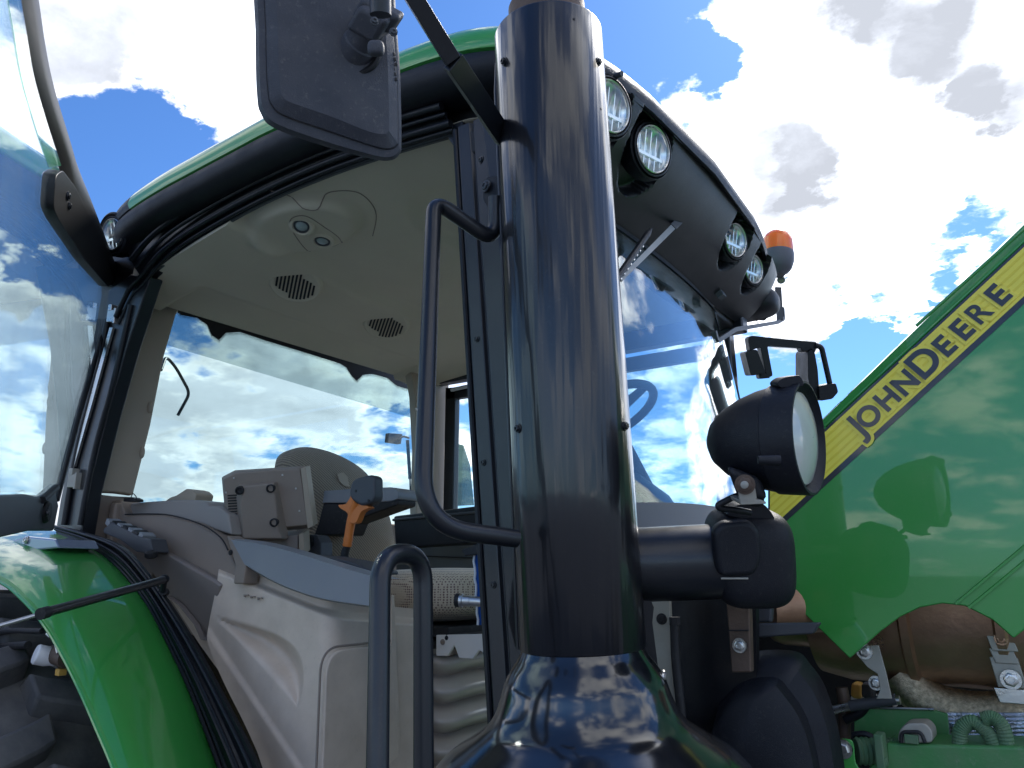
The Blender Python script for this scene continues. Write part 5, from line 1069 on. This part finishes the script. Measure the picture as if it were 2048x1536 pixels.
g = G(); g.lathe(c, nn, [(-.001, .0145), (.002, .0145), (.002, .008)], 28); g.lathe(c, nn, [(0, .011), (.010, .011), (.011, .009), (.011, .0)], 6); part('nut', g, RUSTP, mb)
g = G(); g.lathe(c+nn*.010, nn, [(0, .0055), (.009, .0055), (.010, .004), (.010, 0)], 20); part('bolt_end', g, ZINC, mb)
g = G(); g.tube(fillet([ad(1505, 985, 1.17), ad(1470, 992, 1.17), ad(1436, 1010, 1.17), ad(1438, 1016, 1.17), ad(1475, 1020, 1.18), ad(1500, 1025, 1.19)], .02, 6), .0050, 12); part('power_cable', g, RUBBER, wl)

# ------------------------------------------------------------------ right mirror and its carrier
MD = .98
mo = [(512, -360), (511, 60), (514, 190), (522, 228), (548, 256), (640, 290), (740, 317), (780, 321), (799, 308), (803, 280), (800, 140), (790, -10), (780, -360)]
mi = [(532, -360), (531, 60), (535, 180), (545, 215), (570, 234), (650, 262), (740, 292), (775, 300), (794, 292), (797, 270), (794, 140), (783, -10), (772, -360)]
m3_ = [(556, -360), (556, 60), (560, 170), (568, 196), (590, 208), (660, 232), (735, 262), (768, 268), (776, 262), (778, 250), (776, 140), (768, -10), (760, -360)]
def mp_(x, y, off): return ad(x, y, MD+.00028*(x-512)+off)
g = G(); po = cat2(mo, 5, True); pi_ = cat2(mi, 5, True); p3_ = cat2(m3_, 5, True)
rows = [[mp_(x, y, .040) for x, y in po], [mp_(x, y, .012) for x, y in po], [mp_(lerp(a[0], b[0], .35), lerp(a[1], b[1], .35), .000) for a, b in zip(po, pi_)], [mp_(x, y, -.002) for x, y in pi_]]
g.grid(rows, closed=True); mir = part('mirror', g, PLASTW, TR, ang=40)
rows = [[mp_(x, y, -.000) for x, y in pi_], [mp_(x, y, -.006) for x, y in [(lerp(a[0], b[0], .12), lerp(a[1], b[1], .12)) for a, b in zip(pi_, p3_)]], [mp_(x, y, -.016) for x, y in p3_]]
cc = sum(rows[-1], V((0, 0, 0)))/len(rows[-1]); rows.append([cc.lerp(p, .5)-FW*.002 for p in rows[-1]]); rows.append([cc.lerp(p, .01)-FW*.003 for p in rows[-1]])
g = G(); g.grid(rows, closed=True); part('mirror_back_shell', g, PLASTW, mir, ang=12)
g = G(); g.prism([mp_(x, y, .036) for x, y in mi], tuple(FW*.003)); part('mirror_glass', g, CHROME, mir)
g = G()
for k in range(7): x = 787+(k % 3)*2.5; y = 105+k*10; g.prism([mp_(x+a, y+b, -.0085) for a, b in ((-2, 0), (2, 0), (3, 5), (0, 7), (-2, 5))], tuple(FW*.002))
part('moulded_marking', g, DARK, mir)
cj = mp_(712, 100, -.012); nj = (-FW*.62+RT*.58+UPV*.46).normalized()
g = G(); g.lathe(cj, -FW, [(-.004, .034), (.003, .034), (.005, .031), (.002, .027), (-.006, .025), (-.006, 0)], 44); part('socket_ring', g, DARK, mir)
g = G(); g.lathe(cj, nj, [(-.01, .0), (-.01, .0235), (.012, .023), (.014, .0215), (.030, .021), (.045, .0205), (.050, .0)], 40); bs = part('ball_stem', g, PLASTW, mir)
cl_ = cj+nj*.050
e1 = (RT*.85-UPV*.45).normalized(); e2 = nj.cross(e1).normalized()
g = G(); g.box(cl_, e1*.0215, e2*.0245, nj*.019); g.box(cl_+e2*.002+nj*.010, e1*.0275, e2*.013, nj*.015); part('arm_clamp', g, PLASTW, mir, bevel=.007, seg=3)
for x, y in ((749, 42), (787, 64)):
    bolt(bs, ad(x, y, .872), (-FW*.9+RT*.3), .0036, GREYD, h=.003)
g = G(); g.sell(ad(752, 97, .882), RT*.0095, FW*.008, UPV*.0085, 3); part('clamp_boss', g, PLASTW, bs)
g = G(); g.tube([ad(761, 30, .90), ad(757, -300, .88)], .0125, 24); part('mirror_tube', g, BLACKP, mir)
# flat carrier bar running from the bracket up out of view
b0 = ad(1004, 270, 1.42); b1 = ad(906, 122, 1.24); b2 = ad(775, -90, 1.16)
g = G(); g.tube([b1, b2], .0135, prof=[(-.55, -1), (.55, -1), (.55, 1), (-.55, 1)], ref=FW); cb_ = part('mirror_carrier_bar', g, BLACKP, TR, bevel=.0015)
g = G(); g.tube([b0+(b0-b1)*.05, b1], .0175, prof=[(-.45, -1), (.45, -1), (.45, 1), (-.45, 1)], ref=FW); part('bar_socket', g, BLACKP, cb_, bevel=.0015)

# ------------------------------------------------------------------ left mirror beyond the windscreen
lm = empty('left_mirror', ad(1560, 740, 3.2), TR)
DL = 3.15
def Lm(x, y, d=0): return ad(x, y, DL+d)
g = G(); g.prism(roundpoly([Lm(x, y) for x, y in ((1496, 676), (1503, 671), (1570, 678), (1634, 684), (1636, 698), (1535, 692), (1546, 752), (1534, 756), (1521, 694), (1500, 702))], .008, 3), tuple(FW*.05)); part('mirror_bracket', g, PLAST, lm, bevel=.006)
g = G(); g.prism(roundpoly([Lm(x, y, -.02) for x, y in ((1490, 704), (1514, 698), (1532, 746), (1502, 752))], .01, 3), tuple(FW*.08)); part('pivot_housing', g, PLAST, lm, bevel=.008)
g = G(); g.prism([Lm(x, y, .0) for x, y in ((1518, 748), (1530, 744), (1542, 756), (1520, 758))], tuple(FW*.05)); part('pivot_foot', g, PLAST, lm, bevel=.006)
g = G(); g.tube(fillet([Lm(1630, 690), Lm(1643, 694), Lm(1662, 778)], .05, 8), .011, 14); part('outer_arm', g, PLAST, lm)
g = G(); g.prism([Lm(x, y) for x, y in ((1600, 694), (1612, 692), (1634, 695), (1630, 706), (1622, 698), (1612, 704), (1604, 702))], tuple(FW*.05)); part('mirror_clip', g, PLAST, lm, bevel=.004)
g = G(); g.prism(roundpoly([Lm(x, y, .0) for x, y in ((1616, 704), (1622, 698), (1630, 705), (1636, 740), (1640, 800), (1622, 800), (1616, 750))], .01, 3), tuple(FW*.14)); part('mirror_housing', g, PLAST, lm, bevel=.01)
g = G(); g.prism(roundpoly([Lm(x, y, -.02) for x, y in ((1638, 772), (1672, 766), (1677, 784), (1665, 798), (1640, 802))], .008, 3), tuple(FW*.08)); part('arm_clamp', g, PLAST, lm, bevel=.008)

# plain chassis below the frame, so the machine stands on the ground
g = G(); g.box(V((-1.1, 2.15, 1.05)), V((1.7, 0, 0)), V((0, .30, 0)), V((0, 0, .28))); g.box(V((.5, 2.15, 1.35)), V((.55, 0, 0)), V((0, .34, 0)), V((0, 0, .22))); part('transmission_case', g, GREEN2, TR, bevel=.03)
for (x, y, r, w) in ((-2.75, 3.15, .92, .27), (.75, 1.25, .62, .22), (.75, 3.05, .62, .22)):
    g = G(); pr = [(-w*.6, r*.55), (-w, r*.7), (-w*.9, r*.95), (-w*.5, r), (w*.5, r), (w*.9, r*.95), (w, r*.7), (w*.6, r*.55)]; g.lathe(V((x, y, r+.05)), (0, 1, 0), pr, 64); w_ = part('wheel', g, TYRE, TR)
    g = G(); g.lathe(V((x, y, r+.05)), (0, 1, 0), [(-.1, 0), (-.1, r*.4), (-w*.62, r*.56), (w*.62, r*.56), (.1, r*.4), (.1, 0)], 48); part('rim', g, MATS['yellow_wheel_paint'], w_)

# fine dust specks and faint scuffs over the painted and moulded surfaces
def dust(m, amt, scale, col):
    nt = m.node_tree; b = nt.nodes['Principled BSDF']; inp = b.inputs['Base Color']
    tcn = nt.nodes.new('ShaderNodeTexCoord'); nz = nt.nodes.new('ShaderNodeTexNoise'); nz.inputs['Scale'].default_value = scale; nz.inputs['Detail'].default_value = 6; nz.inputs['Roughness'].default_value = 0.75
    nt.links.new(tcn.outputs['Object'], nz.inputs['Vector']); nb = nt.nodes.new('ShaderNodeTexNoise'); nb.inputs['Scale'].default_value = 3.5; nb.inputs['Detail'].default_value = 4; nt.links.new(tcn.outputs['Object'], nb.inputs['Vector'])
    mr = nt.nodes.new('ShaderNodeMapRange'); nt.links.new(nz.outputs['Fac'], mr.inputs[0]); mr.inputs[1].default_value = 0.56; mr.inputs[2].default_value = 0.74; mr.inputs[3].default_value = 0; mr.inputs[4].default_value = amt
    mb_ = nt.nodes.new('ShaderNodeMapRange'); nt.links.new(nb.outputs['Fac'], mb_.inputs[0]); mb_.inputs[1].default_value = 0.38; mb_.inputs[2].default_value = 0.65; mb_.inputs[3].default_value = 0.15; mb_.inputs[4].default_value = 1
    mu = nt.nodes.new('ShaderNodeMath'); mu.operation = 'MULTIPLY'; nt.links.new(mr.outputs[0], mu.inputs[0]); nt.links.new(mb_.outputs[0], mu.inputs[1])
    mx_ = nt.nodes.new('ShaderNodeMix'); mx_.data_type = 'RGBA'; nt.links.new(mu.outputs[0], mx_.inputs[0]); mx_.inputs[7].default_value = (*col, 1)
    if inp.is_linked: nt.links.new(inp.links[0].from_socket, mx_.inputs[6])
    else: mx_.inputs[6].default_value = tuple(inp.default_value)
    nt.links.new(mx_.outputs[2], inp)
for m_, a_, s_ in ((PLAST, .10, 160), (PLASTW, .30, 130), (BLACKP, .06, 200), (SHIELD, .05, 90), (RUBBER, .10, 150), (VISP, .10, 120), (GREYT, .15, 150), (TAUPE, .18, 120), (BEIGE, .12, 120), (DARK, .25, 70), (ORANGE, .15, 120), (GREEN2, .45, 80)): dust(m_, a_, s_, (.34, .32, .28))
dust(CREAM, .30, 70, (.30, .25, .20)); dust(HEADL, .10, 60, (.30, .27, .22)); dust(GREEN, .10, 140, (.35, .38, .28))
